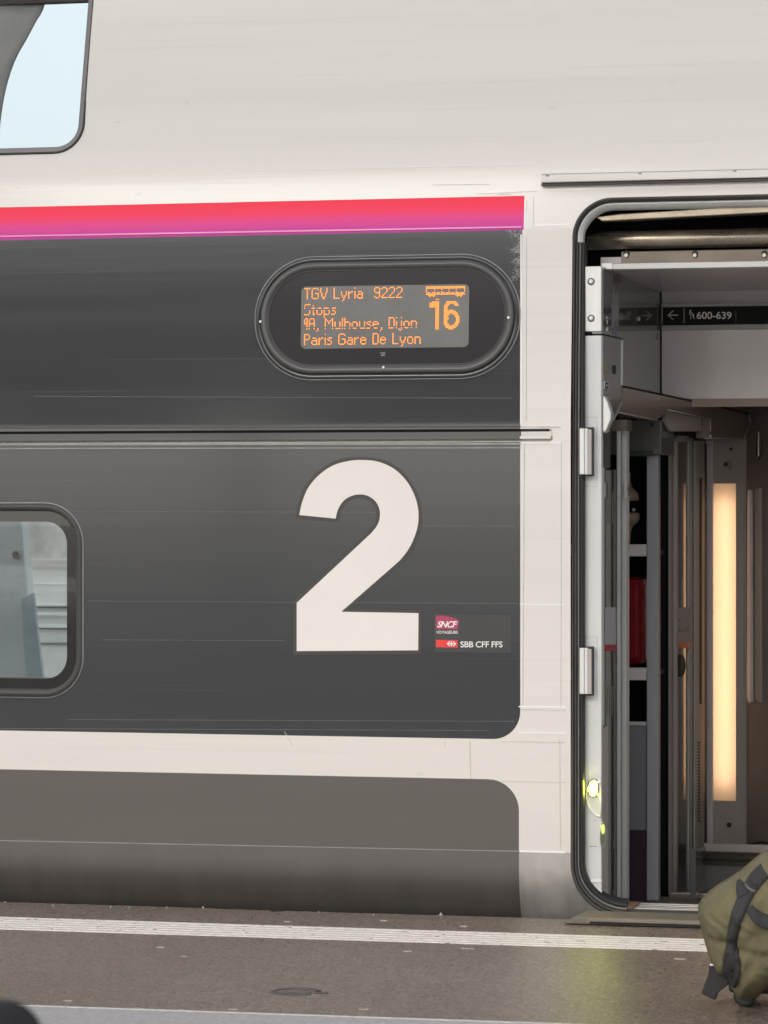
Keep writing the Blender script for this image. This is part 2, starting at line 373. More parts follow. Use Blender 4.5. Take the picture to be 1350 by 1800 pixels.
# painted zones, in the side's own (x, z)
xe = S(914.5, 800)[0]                                                  # right edge of the grey livery
zd_b = S(860, 1299)[1]; zl_t = S(800, 1368.5)[1]
Z_SK = S(500, 1486)[1]                                                # joint above the skirt
zone_stripe = [(XL - 1, ZS_B), (xe + .004, ZS_B), (xe + .004, ZS_T), (XL - 1, ZS_T)]
zone_dark = fillet([(XL - 1, zd_b), (xe, zd_b), (xe, ZS_B), (XL - 1, ZS_B)], [0, .085, 0, 0])
zone_low = fillet([(XL - 1, Z_SK), (xe - .004, Z_SK), (xe - .004, zl_t), (XL - 1, zl_t)], [0, 0, .095, 0])
zone_skd = [(XL - 1, -.6), (xe - .004, -.6), (xe - .004, Z_SK), (XL - 1, Z_SK)]
zone_skw = [(xe - .004, -.6), (XR + 1, -.6), (XR + 1, Z_SK), (xe - .004, Z_SK)]
# openings
lx0, lx1 = S(134, 1000)[0] - 1.35, S(134, 1050)[0]; lz0, lz1 = S(60, 1213)[1], S(60, 897)[1]
win_low = rrect(lx0, lx1, lz0, lz1, .105)
ux1 = S(153, 150)[0]; uz0 = S(40, 271)[1]
win_up = rrect(ux1 - 1.5, ux1, uz0, uz0 + .78, .095)
dx0 = S(1003, 800)[0]; dz1 = S(1180, 345)[1]; dz0 = S(1080, 1613)[1]; dx1 = dx0 + .98
door = rrect(dx0, dx1, dz0, dz1, [.165, .165, .12, .12], 14)
gx1 = S(972, 770)[0]; gz0, gz1 = S(900, 777)[1], S(900, 754)[1]
groove = rrect(XL - .5, gx1, gz0, gz1, [0, .012, .012, 0], 4)
holes = [win_low, win_up, door, [(max(x, XL + .01), z) for x, z in groove]]
# second windows further along, off to the left
for k in (1, 2):
    holes.append([(x - 1.95 * k, z) for x, z in win_low]); holes.append([(x - 2.1 * k, z) for x, z in win_up])
holes = [h for h in holes if min(x for x, z in h) > XL]
zr = [-.165 + .02 * i for i in range(16)] + [.3 + .3 * i for i in range(4)] + [Z1 - .02, Z1 + .02, Z2 - .015, Z2 + .015] + [Z2 + .08 * i for i in range(1, 26)]
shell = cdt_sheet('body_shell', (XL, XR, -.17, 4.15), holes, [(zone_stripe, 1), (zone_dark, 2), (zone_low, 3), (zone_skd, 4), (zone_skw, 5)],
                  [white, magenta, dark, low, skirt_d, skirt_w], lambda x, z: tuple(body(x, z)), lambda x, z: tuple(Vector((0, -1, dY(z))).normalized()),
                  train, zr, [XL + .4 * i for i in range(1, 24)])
# skin thickness behind the openings (lining of the near wall), far wall, decks, partitions
YF = 2.86
cdt_sheet('wall_lining', (XL, dx0 - .02, -.15, 4.1), holes, [], [gpanel], lambda x, z: (x, Yp(z) + .07, z), None, train, zr[14:], [])
far_holes = [[(x0 - .0, z) for x0, z in rrect(-4.6, -1.05, .30, 1.50, .1)], rrect(-4.6, -.25, 2.30, 3.30, .1)]
farw = cdt_sheet('far_side_wall', (XL, XR, -.17, 4.15), far_holes, [], [gpanel], lambda x, z: (x, YF - Yp(z), z), None, train, zr, [])
m_ = MB().box(XL, XR, .31, YF - .31, -.30, -.17); m_.build('underfloor', void, train)
MB().box(XL, XR, .5, YF - .5, 4.0, 4.15).build('roof', white, train)
MB().box(XL, dx0 - .05, .075, YF - .075, .02, .08).build('lower_deck_floor', darkbrown, train)
MB().box(XL, dx0 - .05, .11, YF - .11, 1.72, 1.84).build('upper_deck_floor', gpanel, train)
MB().box(dx0 - .35, dx0 - .31, .08, YF - .08, .08, 1.72).build('partition_panel', void, train)
MB().box(XR - .03, XR, .05, YF - .05, -.4, 4.0).build('partition_panel', void, train)
MB().box(XL, XL + .03, .05, YF - .05, -.4, 4.0).build('partition_panel', gpanel, train)

# ---- waist groove
gl_ = [(max(x, XL + .01), z) for x, z in groove]
g = MB()
rings = [loop3(gl_, 0), loop3(gl_, -.004), loop3(inset(gl_, .008), -.014)]
for a in range(2):
    n = len(gl_)
    for i in range(n):
        j = (i + 1) % n; cx = (gl_[i][0] + gl_[j][0]) / 2
        g.add([rings[a][i], rings[a][j], rings[a + 1][j], rings[a + 1][i]], [(0, 1, 2, 3)], 0 if cx < xe - .02 and not (gl_[i][0] < xe < gl_[j][0]) else 1)
gm = (gz0 + gz1) / 2
for xa, xb, k in ((XL + .01, xe, 0), (xe, gx1 - .006, 1)):
    g.add([body(xa, gz0 + .007, -.014), body(xb, gz0 + .007, -.014), body(xb, gz1 - .007, -.014), body(xa, gz1 - .007, -.014)], [(0, 1, 2, 3)], k)
    g.box(xa, xb, -.006, .012, gm - .010, gm - .002, k)
g.build('waist_groove', [dark, white], train)
for py, wd, pr, xr, mm in ((779.5, .006, .003, 915, greyline), (786.5, .0035, .002, 915, greyline), (752, .004, .002, 915, gasket)):
    strip_on_body('waist_bead', [(-1900, py + 5), (xr, py - 2.0 if py < 760 else py + .5)], wd, pr, mm, train)
strip_on_body('waist_bead', [(916, 750), (985, 751)], .003, .0015, dirtline, train)
strip_on_body('waist_bead', [(916, 778.5), (985, 778.5)], .004, .002, tape, train)

# ---- joints, tape edges and scars on the side
def seam(pts, wd=.002, pr=.0012, m=dirtline): strip_on_body('panel_seam', pts, wd, pr, m, train)
seam([(-900, 1459), (992, 1498)], .0025, .0015, greyline); seam([(914, 1496.5), (994, 1498.5)], .005, .002, tape)
seam([(826, 1303), (827, 1369)]); seam([(782, 1304), (782, 1313)], .0015)
seam([(880, 1303), (994, 1305)], .0012); seam([(880, 1373), (994, 1375)], .0012); seam([(984, 1300), (985, 1494)], .0012)
seam([(912, 1288), (994, 1289)], .003, .001, tape); seam([(912, 1242), (994, 1243)], .004, .001, tape); seam([(915, 1247), (994, 1249)], .0012)
seam([(914, 1062), (992, 1063)], .0025, .001, tape); seam([(152, 1056.5), (910, 1061)], .0018, .001, mat('dim weld', (.09, .091, .092), .4))
seam([(922, 780), (919, 1240)], .0016, .001, dirtline); seam([(987, 780), (986, 1245)], .0012)
seam([(916, 412), (915.5, 745)], .004, .001, tape); seam([(926, 352), (925, 740)], .0012); seam([(938, 345), (938, 395)], .0012)
seam([(941, 396), (998, 395)], .0035, .001, tape)
seam([(-900, 432), (917, 399)], .0045, .0022, mat('magenta crease highlight', (.80, .22, .48), .3))  # the crease's highlight is put into the strip's paler pink
seam([(760, 325), (860, 324)], .0016, .0008); seam([(840, 341), (945, 336)], .0012, .0008); seam([(876, 342), (898, 341)], .003, .0008)
seam([(500, 1286), (515, 1310)], .0012); seam([(400, 300), (955, 289)], .0012, .0008, tape)
seam([(-900, 310), (910, 345)][:1] + [(918, 345)], .0018, .0008, tape) if False else None
seam([(912, 1290)] + [(913 - 36 * (1 - math.cos(a)) , 1290 + 12 * math.sin(a)) for a in (.5, 1.0)], .0012) if False else None
thinl = mat('faint grey weld line', (.105, .106, .105), .4, var=.3, vscale=12)
for y0, x0_, x1_ in ((901, 130, 700), (925, 740, 905), (1126, 180, 500), (1268, 120, 905), (700, 60, 900), (1284, 0, 860)):
    seam([(x0_, y0 - (x1_ - x0_) * .004), (x1_, y0)], .0014, .0006, thinl)
# rain rail over the door
p0, p1 = S(953, 318), S(1350, 306)
zr0, zr1 = S(1150, 319.5)[1], S(1150, 304)[1]
rail = MB().prism([body(p0[0], zr0, .0), body(p0[0], zr0, .022), body(p0[0], zr0 + .019, .024), body(p0[0], zr1, .012), body(p0[0], zr1, .0)], (dx1 + .12 - p0[0], 0, 0)).build('rain_rail', [white], train, .003)
MB().box(p0[0] + .001, dx1 + .11, body(0, zr0, .0).y - .021, body(0, zr0, 0).y - .001, zr0 - .006, zr0 - .0005).build('seal_lip', rubber, rail)
MB().box(p0[0], dx1 + .12, body(0, zr1, .0135).y, body(0, zr1, 0).y, zr1 + .0005, zr1 + .0035).build('seal_lip', greyline, rail)
for px_, py_ in ((965, 313), (1127, 309.5), (1293, 304.5)):
    x, z = S(px_, py_); disc('screw', body(x, z, .0195), (0, -1, .1), .0062, .004, greyline, rail)

# ---- windows
def window(name_poly, up):
    fr = MB().loft([loop3(inset(name_poly, -.002), .0), loop3(inset(name_poly, -.001), .003), loop3(inset(name_poly, .005), .003), loop3(inset(name_poly, .0055), -.016)] if up else [loop3(inset(name_poly, -.024), -.001), loop3(inset(name_poly, -.022), .004), loop3(inset(name_poly, -.005), .005), loop3(inset(name_poly, 0.0), .001), loop3(inset(name_poly, .003), -.016)], True).build('window', black if up else gasket, train)
    if not up:
        MB().loft([loop3(inset(name_poly, -.0255), -.001), loop3(inset(name_poly, -.0245), .0052), loop3(inset(name_poly, -.022), .0052)], True).build('gasket_lip', greyline, fr)
        MB().loft([loop3(inset(name_poly, .001), -.015), loop3(inset(name_poly, .036), -.015)], True).build('glass_border', frit, fr)
        MB().loft([loop3(inset(name_poly, .002), -.02), loop3(inset(name_poly, .036), -.075)], True).build('inner_frame', darkbrown, fr)
    else:
        MB().loft([loop3(inset(name_poly, .0055), -.012), loop3(inset(name_poly, .0245), -.013), loop3(inset(name_poly, .027), -.075)], True).build('inner_frame', lining_up, fr)
    v = inset(name_poly, .0015); MB().add(loop3(v, -.0145), [tuple(range(len(v)))]).build('pane', clear, fr)
    return fr
lining_up = mat('grey window lining', (.20, .185, .18), .5, var=.05)
for h in (win_low, [(x - 1.95, z) for x, z in win_low]): window(h, False)
for h in (win_up, [(x - 2.1, z) for x, z in win_up]): window(h, True)
def far_window(poly):
    f = MB().loft([[(x, YF - Yp(z) - .002, z) for x, z in inset(poly, -.03)], [(x, YF - Yp(z) - .012, z) for x, z in inset(poly, -.0)], [(x, YF - Yp(z) + .03, z) for x, z in inset(poly, .01)]], True).build('window', gasket, train)
    MB().add([(x, YF - Yp(z) + .01, z) for x, z in inset(poly, .002)], [tuple(range(len(poly)))]).build('pane', clear_b, f)
for h in far_holes: far_window(h)
# made-up grey sheet for the dark reflected edge in the upper window, header above
cp = catmull([(96, -90), (80, 4), (62, 40), (46, 70), (30, 98), (18, 128), (9, 160), (3, 192), (-1, 225), (-3, 262), (-4, 330)], 4)
Yc = Yp(2.6) + .16
front = [U(x, y, Yc) for i, (x, y) in enumerate(cp)]
cur = MB(); rings = []
for i, p in enumerate(front):
    r = []
    for j in range(26):
        t = j / 25; r.append((p.x - .9 * t, Yc + .006 * math.sin(t * 30 + i * .03), p.z))
    rings.append(r)
cur.loft(rings, False); co = cur.build('reflection_sheet', mat('grey sheet cloth', (.62, .60, .585), .8, var=.08, vscale=20, bump=.2, bscale=200), train)
sm_ = co.modifiers.new('thickness', 'SOLIDIFY'); sm_.thickness = .006
slab('window_header', -500, -60, 170, 14, Yp(2.75) + .095, .04, mat('brown header', (.10, .075, .068), .5), train)

# ---- class number 2
Q = lambda x, y: S(480 + x / 2.872, 780 + y / 2.872)
outer = catmull([(133, 360), (146, 300), (176, 226), (228, 162), (298, 112), (376, 88), (450, 82), (528, 90), (606, 123), (668, 180), (708, 245), (729, 308), (735, 370), (727, 432), (704, 495), (676, 545), (640, 590)], 5)
inner = catmull([(492, 455), (520, 422), (537, 385), (540, 345), (530, 310), (510, 283), (478, 263), (440, 256), (402, 262), (366, 280), (340, 310), (324, 345), (317, 378)], 5)
two = outer + [(345, 848), (735, 855), (733, 1043), (120, 1047), (120, 803)] + inner
two = [Q(*p) for p in two]
num = patch_on_body('class_number', two, .0016, mat('ivory number film', (.78, .735, .69), .42, var=.02), train)
big = inset(two, .0105)
if abs(max(p[0] for p in big)) and max(p[0] for p in big) < max(p[0] for p in two): big = inset(two, -.0105)
big = [(x - .0005, z - .0008) for x, z in big]
def tri_patch(name, poly, off, m, parent): return patch_on_body(name, poly, off, m, parent)
tri_patch('number_outline', big, .0008, outline_d, num)
# ---- operator sticker
stick = patch_on_body('operator_sticker', rrect(*[S(764, 1100)[0], S(899, 1100)[0]], S(830, 1147)[1], S(830, 1080)[1], .004, 3), .0008, decal_d, train)
bp = lambda off: (lambda u, v: tuple(body(*S(u, v), off)))
sh = [(766, 1082), (776, 1082), (787, 1083.5), (797, 1086), (804.5, 1089.5), (807.5, 1093), (806, 1099), (804, 1106), (766.5, 1106)]
logo = patch_on_body('red_emblem', [S(*p) for p in sh], .0012, crimson, stick)
text_mesh('lettering', 'SNCF', (768.5, 804.5, 1103, 1091.8), bp(.0016), decal_w, stick, bold=.022, shear=.28, space=.86)
text_mesh('lettering', 'VOYAGEURS', (767, 804.8, 1114, 1108.7), bp(.0014), decal_w, stick, bold=.012)
patch_on_body('red_emblem', [S(*p) for p in ((766.5, 1124.5), (804.5, 1125.3), (804.5, 1138.3), (766.5, 1137.5))], .0012, redb, stick)
ar = MB(); cxp, cyp = 793.8, 1131.6
def poly_px(mb, P): mb.add([body(*S(cxp + a, cyp + b), .0016) for a, b in P], [tuple(range(len(P)))])
poly_px(ar, [(-8.4, 0), (-3.6, -4.6), (-1.9, -4.6), (-5.2, -.9), (5.2, -.9), (1.9, -4.6), (3.6, -4.6), (8.4, 0), (3.6, 4.6), (1.9, 4.6), (5.2, .9), (-5.2, .9), (-1.9, 4.6), (-3.6, 4.6)])
ar.box(*(lambda a, b: (a.x, b.x, a.y - .0021, a.y - .0011, b.z, a.z))(body(*S(cxp - .95, cyp - 4.4)), body(*S(cxp + .95, cyp + 4.4)))); ar.build('arrow_cross', decal_w, stick)
text_mesh('lettering', 'SBB CFF FFS', (809.5, 883.5, 1138, 1127.4), bp(.0014), decal_w, stick, bold=.012, space=.95)

# ---- destination display
dcx, dcz = S(679.5, 558); dhw = S(905, 556)[0] - dcx; dhh = S(680, 459)[1] - dcz
def stadium(d, n=22):
    hw, hh = dhw - d, dhh - d; r = hh * .98
    return rrect(dcx - hw, dcx + hw, dcz - hh, dcz + hh, r, n)
def st3(d, off): return loop3(stadium(d), off)
disp = MB().loft([st3(-.017, -.001), st3(-.016, .004), st3(-.006, .0055), st3(-.002, .004)], True).build('destination_display', dark, train)
MB().loft([st3(-.0185, -.001), st3(-.018, .0045), st3(-.0155, .0045)], True).build('gasket_lip', greyline, disp)
MB().loft([st3(-.002, .004), st3(0, -.004), st3(.003, -.004)], True).build('joint_gap', black, disp)
frame_m = mat('satin charcoal frame', (.062, .061, .060), .32, var=.08)
MB().loft([st3(.002, -.004), st3(.0025, .009), st3(.006, .011), st3(.019, .012), st3(.022, .009), st3(.026, .007)], True).build('frame', frame_m, disp)
MB().loft([st3(.0255, .0055), st3(.0265, .0085), st3(.029, .0085), st3(.0295, .0055)], True).build('inner_bead', frame_m, disp)
v = stadium(.027); MB().add(loop3(v, .0052), [tuple(range(len(v)))]).build('cover_glass', lensm, disp)
for px_, py_ in ((459.5, 566), (895, 559), (675.5, 646)):
    x, z = S(px_, py_); disc('screw', body(x, z, .0115), (0, -1, .05), .0042, .002, alu, disp)
sx0, sx1 = S(530, 560)[0], S(825, 560)[0]; sz0, sz1 = S(677, 612)[1], S(677, 502)[1]
scr = patch_on_body('screen', rrect(sx0, sx1, sz0, sz1, .016, 5), .0062, screenm, disp)
FONT = {
'T': ['#####'] + ['..#..'] * 8,
'G': ['.####.', '#....#', '#.....', '#.....', '#..###', '#....#', '#....#', '#....#', '.####.'],
'V': ['#....#'] * 4 + ['.#..#.'] * 3 + ['..##..'] * 2,
'L': ['#....'] * 8 + ['#####'],
'P': ['####.', '#...#', '#...#', '#...#', '####.', '#....', '#....', '#....', '#....'],
'D': ['####.', '#...#', '#...#', '#...#', '#...#', '#...#', '#...#', '#...#', '####.'],
'M': ['#.....#', '##...##', '#.#.#.#', '#..#..#', '#..#..#', '#.....#', '#.....#', '#.....#', '#.....#'],
'A': ['.###.', '#...#', '#...#', '#...#', '#####', '#...#', '#...#', '#...#', '#...#'],
'S': ['.####', '#....', '#....', '#....', '.###.', '....#', '....#', '....#', '####.'],
'9': ['.###.', '#...#', '#...#', '#...#', '.####', '....#', '....#', '#...#', '.###.'],
'2': ['.###.', '#...#', '....#', '....#', '...#.', '..#..', '.#...', '#....', '#####'],
'4': ['.##', '#.#', '#.#', '#.#', '###', '..#', '..#', '..#', '..#'],
'y': [''] * 3 + ['#...#', '#...#', '#...#', '.#.#.', '.#.#.', '..#..', '..#..', '.#...'],
'r': [''] * 3 + ['#.##', '##..', '#...', '#...', '#...', '#...'],
'i': ['#', '', ''] + ['#'] * 6, 'l': ['#'] * 9,
'a': [''] * 3 + ['.###.', '....#', '.####', '#...#', '#...#', '.####'],
'e': [''] * 3 + ['.###.', '#...#', '#####', '#....', '#...#', '.###.'],
's': [''] * 3 + ['.###', '#...', '.##.', '...#', '...#', '###.'],
't': ['', '.#.', '.#.', '###', '.#.', '.#.', '.#.', '.#.', '.##'],
'o': [''] * 3 + ['.###.', '#...#', '#...#', '#...#', '#...#', '.###.'],
'p': [''] * 3 + ['####.', '#...#', '#...#', '#...#', '#...#', '####.', '#....', '#....'],
'u': [''] * 3 + ['#...#'] * 5 + ['.####'],
'h': ['#....'] * 3 + ['####.', '#...#', '#...#', '#...#', '#...#', '#...#'],
'n': [''] * 3 + ['####.', '#...#', '#...#', '#...#', '#...#', '#...#'],
'j': ['..#', '', ''] + ['..#'] * 6 + ['#.#', '.#.'],
',': [''] * 8 + ['.#', '.#', '#.'], ' ': [''] * 9, '_': [''] * 9}
PITCH = (S(739, 597)[0] - S(536, 597)[0]) / 94.0
def led(name, dots, ox, oz, pitch=PITCH):
    k = MB(); h = pitch * .34
    for c, r in dots:
        x = ox + c * pitch; z = oz - r * pitch
        k.add([body(x - h, z - h, .0071), body(x + h, z - h, .0071), body(x + h, z + h, .0071), body(x - h, z + h, .0071)], [(0, 1, 2, 3)])
    return k.build(name, orange_led, disp)
def dots_of(s, drop=(), gap=1):
    d = []; c = 0
    for ch in s:
        g_ = FONT[ch]; wd = max([len(r) for r in g_] + [0]) or (5 if ch == ' ' else 2)
        for r, row in enumerate(g_):
            if r in drop: continue
            d += [(c + i, r) for i, q in enumerate(row) if q == '#']
        c += wd + gap
    return d
def line(s, px_, py_top, drop=(), fit=None):
    x, z = S(px_, py_top); c0 = 0
    for w_ in s.split(' '):
        if w_:
            led('text_word', [(c + c0, r) for c, r in dots_of(w_, drop)], x, z)
            c0 += sum(max(len(r) for r in FONT[ch]) + 1 for ch in w_)
        c0 += 4
line('TGV Lyria  9222', 537, 508)
line('Stops', 537, 536, drop=(2, 4))
line('4A, Mulhouse, Dijon', 536.5, 561, drop=(7,))
line('Paris Gare De Lyon', 536.5, 588.5)
big16 = []
for r in range(25):
    for c in range(25):
        one = (5 <= c <= 7 and r != 1) or (0 <= c <= 4 and 3 <= r <= 6) or (2 <= c <= 5 and 2 <= r <= 4)
        e1 = ((c - 17.8) / 6.7) ** 2 + ((r - 16.5) / 7.9) ** 2; e2 = ((c - 17.8) / 3.7) ** 2 + ((r - 16.5) / 4.7) ** 2
        f1 = ((c - 17.8) / 6.7) ** 2 + ((r - 10) / 10.0) ** 2; f2 = ((c - 17.8) / 3.7) ** 2 + ((r - 10.3) / 6.9) ** 2
        six = (e1 <= 1 and e2 > 1) or (f1 <= 1 and f2 > 1 and (c < 17 and r < 17 or r < 5.2))
        if (one or six) and not (r == 1): big16.append((c, r))
x, z = S(757, 527); led('carriage_digits', big16, x, z, PITCH * .97)
ic = [(c, r) for r in (0, 1, 6) for c in range(33)] + [(c, 5) for c in range(33) if c % 4] + [(c, r) for r in (2, 3, 4) for c in (0, 32)] + [(c, r) for r in (2, 4) for c in (7, 13, 19, 25)]
for c in (2, 5, 25, 28): ic += [(c, 7), (c + 1, 7), (c + 2, 7), (c + 1, 8)]
x, z = S(750.5, 505); led('train_pictogram', ic, x, z, PITCH * .96)
x, z = S(674, 622); mk = MB()
for i in range(4): mk.add([body(x - .008 + i * .0042, z, .0068), body(x - .005 + i * .0042, z, .0068), body(x - .005 + i * .0042, z + .004, .0068), body(x - .008 + i * .0042, z + .004, .0068)], [(0, 1, 2, 3)])
mk.add([body(x - .006, z - .007, .0068), body(x + .006, z - .007, .0068), body(x + .006, z - .003, .0068), body(x - .006, z - .003, .0068)], [(0, 1, 2, 3)])
mk.build('maker_mark', greyline, disp)

# ================================================================== the doorway
zc0 = S(1010, 425)[1]
sur = MB().loft([loop3(inset(door, -.001), -.002), loop3(inset(door, .001), .004), loop3(inset(door, .004), .007), loop3(inset(door, .008), .006), loop3(inset(door, .0105), -.004), loop3(inset(door, .012), -.03)], True).build('door_surround', rubber, train)
n_d = len(door); CH = [k % n_d for k in range(n_d) if True]
chan_i = [k for k in range(n_d) if door[k][1] > dz1 - .2]             # upper edge and corners, in loop order
chan = []
for d_, o_ in ((.0115, -.028), (.0122, -.014), (.018, -.012), (.0205, -.020), (.027, -.020), (.029, -.05)):
    L3 = inset(door, d_); row = [L3[k] for k in chan_i]
    row = [(row[0][0], zc0)] + row + [(row[-1][0], zc0)]
    chan.append(loop3(row, o_))
MB().loft(chan, False).build('jamb_channel', alu, sur)
# the channel is bare only round the upper corner; lower down a rubber lip covers it
dl = [p for p in inset(door, .0178)]; dl2 = inset(door, .0385)
zc = S(1010, 425)[1]
idx = [i for i in range(len(door)) if (door[i][1] < zc and door[i][0] < dx0 + .3)]
i_lo = [i for i in range(len(door)) if door[i][0] < dx0 + .25 and door[i][1] < zc]
left = sorted(i_lo, key=lambda i: -door[i][1])
path = [Vector((dx0, zc))] + [Vector((dx0, zc - (zc - .3) * k / 8)) for k in range(1, 8)]
def lip(d0, d1, off, name, m):
    R = []
    A = inset(door, d0); Bq = inset(door, d1)
    top = [(A[0][0], 0)]
    arc = [(A[i], Bq[i]) for i in range(len(door)) if door[i][0] < dx0 + .17 and door[i][1] < .35]
    arc.sort(key=lambda q: q[0][1], reverse=True)
    pts = [((dx0 + d0, zc - (zc - .34) * k / 10), (dx0 + d1, zc - (zc - .34) * k / 10)) for k in range(11)] + arc
    rings = []
    for a, b in pts:
        m1 = ((a[0] * .7 + b[0] * .3), (a[1] * .7 + b[1] * .3)); m2 = ((a[0] * .3 + b[0] * .7), (a[1] * .3 + b[1] * .7))
        rings.append([body(*a, off - .03), body(*a, off), body(*m1, off + .006), body(*m2, off + .004), body(*b, off - .002), body(*b, off - .035)])
    return MB().loft(rings, False).build(name, m, sur)
lip(.0112, .0185, -.006, 'seal_lip', rubber); lip(.0190, .0250, -.016, 'seal_lip', mat('grey channel edge', (.20, .195, .18), .5, var=.2, vscale=10)); lip(.026, .037, -.018, 'seal_lip', black)
# ---- dark recess right behind the opening, over the lintel
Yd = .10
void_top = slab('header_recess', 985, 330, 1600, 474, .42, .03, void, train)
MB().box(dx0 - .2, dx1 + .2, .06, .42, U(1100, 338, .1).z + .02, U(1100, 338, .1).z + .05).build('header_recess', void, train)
hr = MB().prism([U(x, y, .09) for x, y in ((1046, 381), (1090, 376), (1350, 359), (1540, 348), (1540, 363), (1350, 374), (1058, 389))], (0, .06, 0)).build('header_rail', oldsteel, train, .003)
hb = slab('mounting_plate', 1180, 346, 1350, 354, .12, .01, steel, train)
slab('mounting_clip', 1178, 352, 1238, 359, .105, .012, brownsteel, train); slab('mounting_clip', 1305, 350, 1320, 356, .105, .012, brownsteel, train)
zt = U(1150, 420, .17).z
MB().tube([(dx0 + .02, .19, zt), (dx0 + .2, .19, zt), (dx1 - .01, .19, zt)], .0285, 20).build('drive_tube', oldsteel, train)
bk = slab('bolted_bracket', 1092, 438, 1560, 463, .165, .02, brownsteel, train, .002)
for px_ in (1101.5, 1222, 1344, 1466):
    p = U(px_, 449, .165); disc('bolt', p, (0, -1, 0), .0075, .012, steel, bk, 6); disc('washer', (p.x, p.y - .0008, p.z + .006), (0, -1, 0), .0095, .003, black, bk)
lt = U(1060, 472, .13); 
lin = MB().prism([(U(1060, 466, .13).x, .13, U(1200, 471.5, .13).z), (U(1060, 466, .13).x, .13, U(1200, 461.5, .13).z), (U(1060, 466, .13).x, .2, U(1200, 459, .13).z), (U(1060, 466, .13).x, .2, U(1200, 471.5, .13).z)], (dx1 - .03 - U(1060, 466, .13).x, 0, 0)).build('lintel_bar', alum_white, train, .002)
MB().box(U(1057, 470, .128).x, U(1077, 470, .128).x, .126, .19, U(1065, 474, .13).z, U(1065, 462, .13).z).build('end_cap', alu, lin, .002)
# ---- pale door pillar with hinge covers
YP = .05
pil = slab('door_pillar', 1025, 590, 1057, 1549, YP, .035, alum_white, train, .002)
top = slab('pillar_cap', 1026, 468, 1057.3, 583, YP - .002, .035, alu, pil, .0025)
for py_ in (495, 559.5): disc('bolt', U(1039, py_, YP - .002), (0, -1, 0), .0085, .005, alu, top, 18, True); disc('bolt_washer', U(1039, py_, YP - .0022), (0, -1, 0), .0112, .0015, rubber, top, 18)
slab('pillar_foot', 1025, 1546, 1057.5, 1575, YP - .004, .035, alum_white, pil, .002)
slab('foot_bead', 1025, 1548, 1057.5, 1552, YP - .007, .006, alum_white, pil, .002)
MB().box(dx0 + .02, U(1026, 800, YP).x - .004, YP + .02, YP + .05, 0, U(1000, 440, .1).z).build('seal_backing', black, train)
for y0, y1 in ((750, 838), (1136, 1224)):
    hc = slab('hinge_cover', 1017.5, y0 + 1, 1041, y1 - 1, .016, .09, black, pil)
    slab('cover_plate', 1018.5, y0 + 3, 1027, y1 - 4, 0.0, .03, alu, hc, .0015); slab('cover_plate', 1027.3, y0 + 3, 1033, y1 - 4, .003, .03, alum_white, hc, .0015); slab('cover_plate', 1033.3, y0 + 5, 1039.5, y1 - 4, .006, .03, bpanel, hc, .001)
    for e in ((1025.5, y0 - 17, 1050, y0 - 16.2), (1025.5, y1 + 17, 1050, y1 + 17.8), (1049.4, y0 - 17, 1050, y0 + 26), (1049.4, y1 - 34, 1050, y1 + 17)): slab('panel_seam', *e, YP - .0012, .003, dirtline, pil)
# lamp in its teardrop recess
tp = lambda x, y: U(x, y, YP)
tear = catmull([(1055.5, 1374), (1049, 1372), (1040, 1374), (1033.5, 1383), (1030.5, 1396), (1031.5, 1409), (1036, 1421), (1043, 1430), (1050, 1435.5), (1056.2, 1437)], 4)
edge = tear + [(1057.2, 1425), (1058, 1405), (1057.6, 1388)]
def tin(d, y): 
    cx, cy = 1046, 1402
    return [U(cx + (x - cx) * d, cy + (yy - cy) * d, YP) + Vector((0, y, 0)) for x, yy in edge]
lamp = MB().loft([tin(1.0, -.0005), tin(1.0, -.006), tin(.93, -.0065), tin(.88, -.002)], True, False, False).build('marker_lamp', alum_white, train)
lampshell = mat('pale lamp recess', (.62, .63, .56), .3, var=.03)
MB().loft([tin(.9, -.0025), tin(.6, -.0015)], True, False, True).build('recess', lampshell, lamp)
for py_, r_ in ((1379, .0095), (1391, .0088)):
    disc('glow_lens', U(1043, py_, YP - .003), (0, -1, -.1), r_, .009, lime, lamp, 14, True)
hsg = [U(x, y, YP - .004) for x, y in catmull([(1034, 1384), (1035, 1375), (1043, 1370), (1050, 1373), (1051, 1386), (1049, 1397), (1043, 1400.5), (1036, 1397), (1034, 1384)], 3)]
MB().tube(hsg, .0022, 8).build('lamp_rim', rubber, lamp)
for e in ((1044, 1442, 1049, 1443), (1036, 1487, 1050, 1488.2)): slab('scuff_mark', *e, YP - .0008, .001, greyline, pil)

# ---- reveal wall on the hinge side (seen edge-on), with buttons, grip and door leaf
X1 = U(1057.4, 880, YP).x
def xwall(name, pts, X, th, m, parent, bevel=0): return MB().prism([W(x, y, X) for x, y in pts], (-th, 0, 0)).build(name, m, parent, bevel)
rev = xwall('control_panel', [(1058, 469), (1095, 474), (1095, 594.5), (1058, 586.5)], X1, .03, mirror_w, train)
low_p = xwall('lower_control_panel', [(1058, 589), (1094.6, 597), (1093.2, 706), (1078.5, 739), (1073, 744), (1073, 822), (1058, 827)], X1 - .002, .03, dpanel, rev)
xwall('edge_trim', [(1094.4, 598), (1095.6, 598), (1095.0, 678), (1093.8, 677)], X1 + .001, .006, alu, rev)
xwall('edge_trim', [(1093.4, 706), (1094.4, 707), (1079.6, 740), (1078.4, 739.5)], X1 + .001, .006, alu, rev)
xwall('indicator', [(1065, 640), (1069, 641), (1069, 655), (1065, 654)], X1 + .002, .004, mat('olive indicator', (.25, .23, .10), .4), rev)
xwall('indicator', [(1079.5, 642), (1082.5, 643), (1082.5, 657), (1079.5, 656)], X1 + .002, .004, black, rev)
xwall('push_button', [(1063.5, 670), (1070.5, 671.5), (1070.5, 685), (1063.5, 683.5)], X1 + .002, .004, alu, rev)
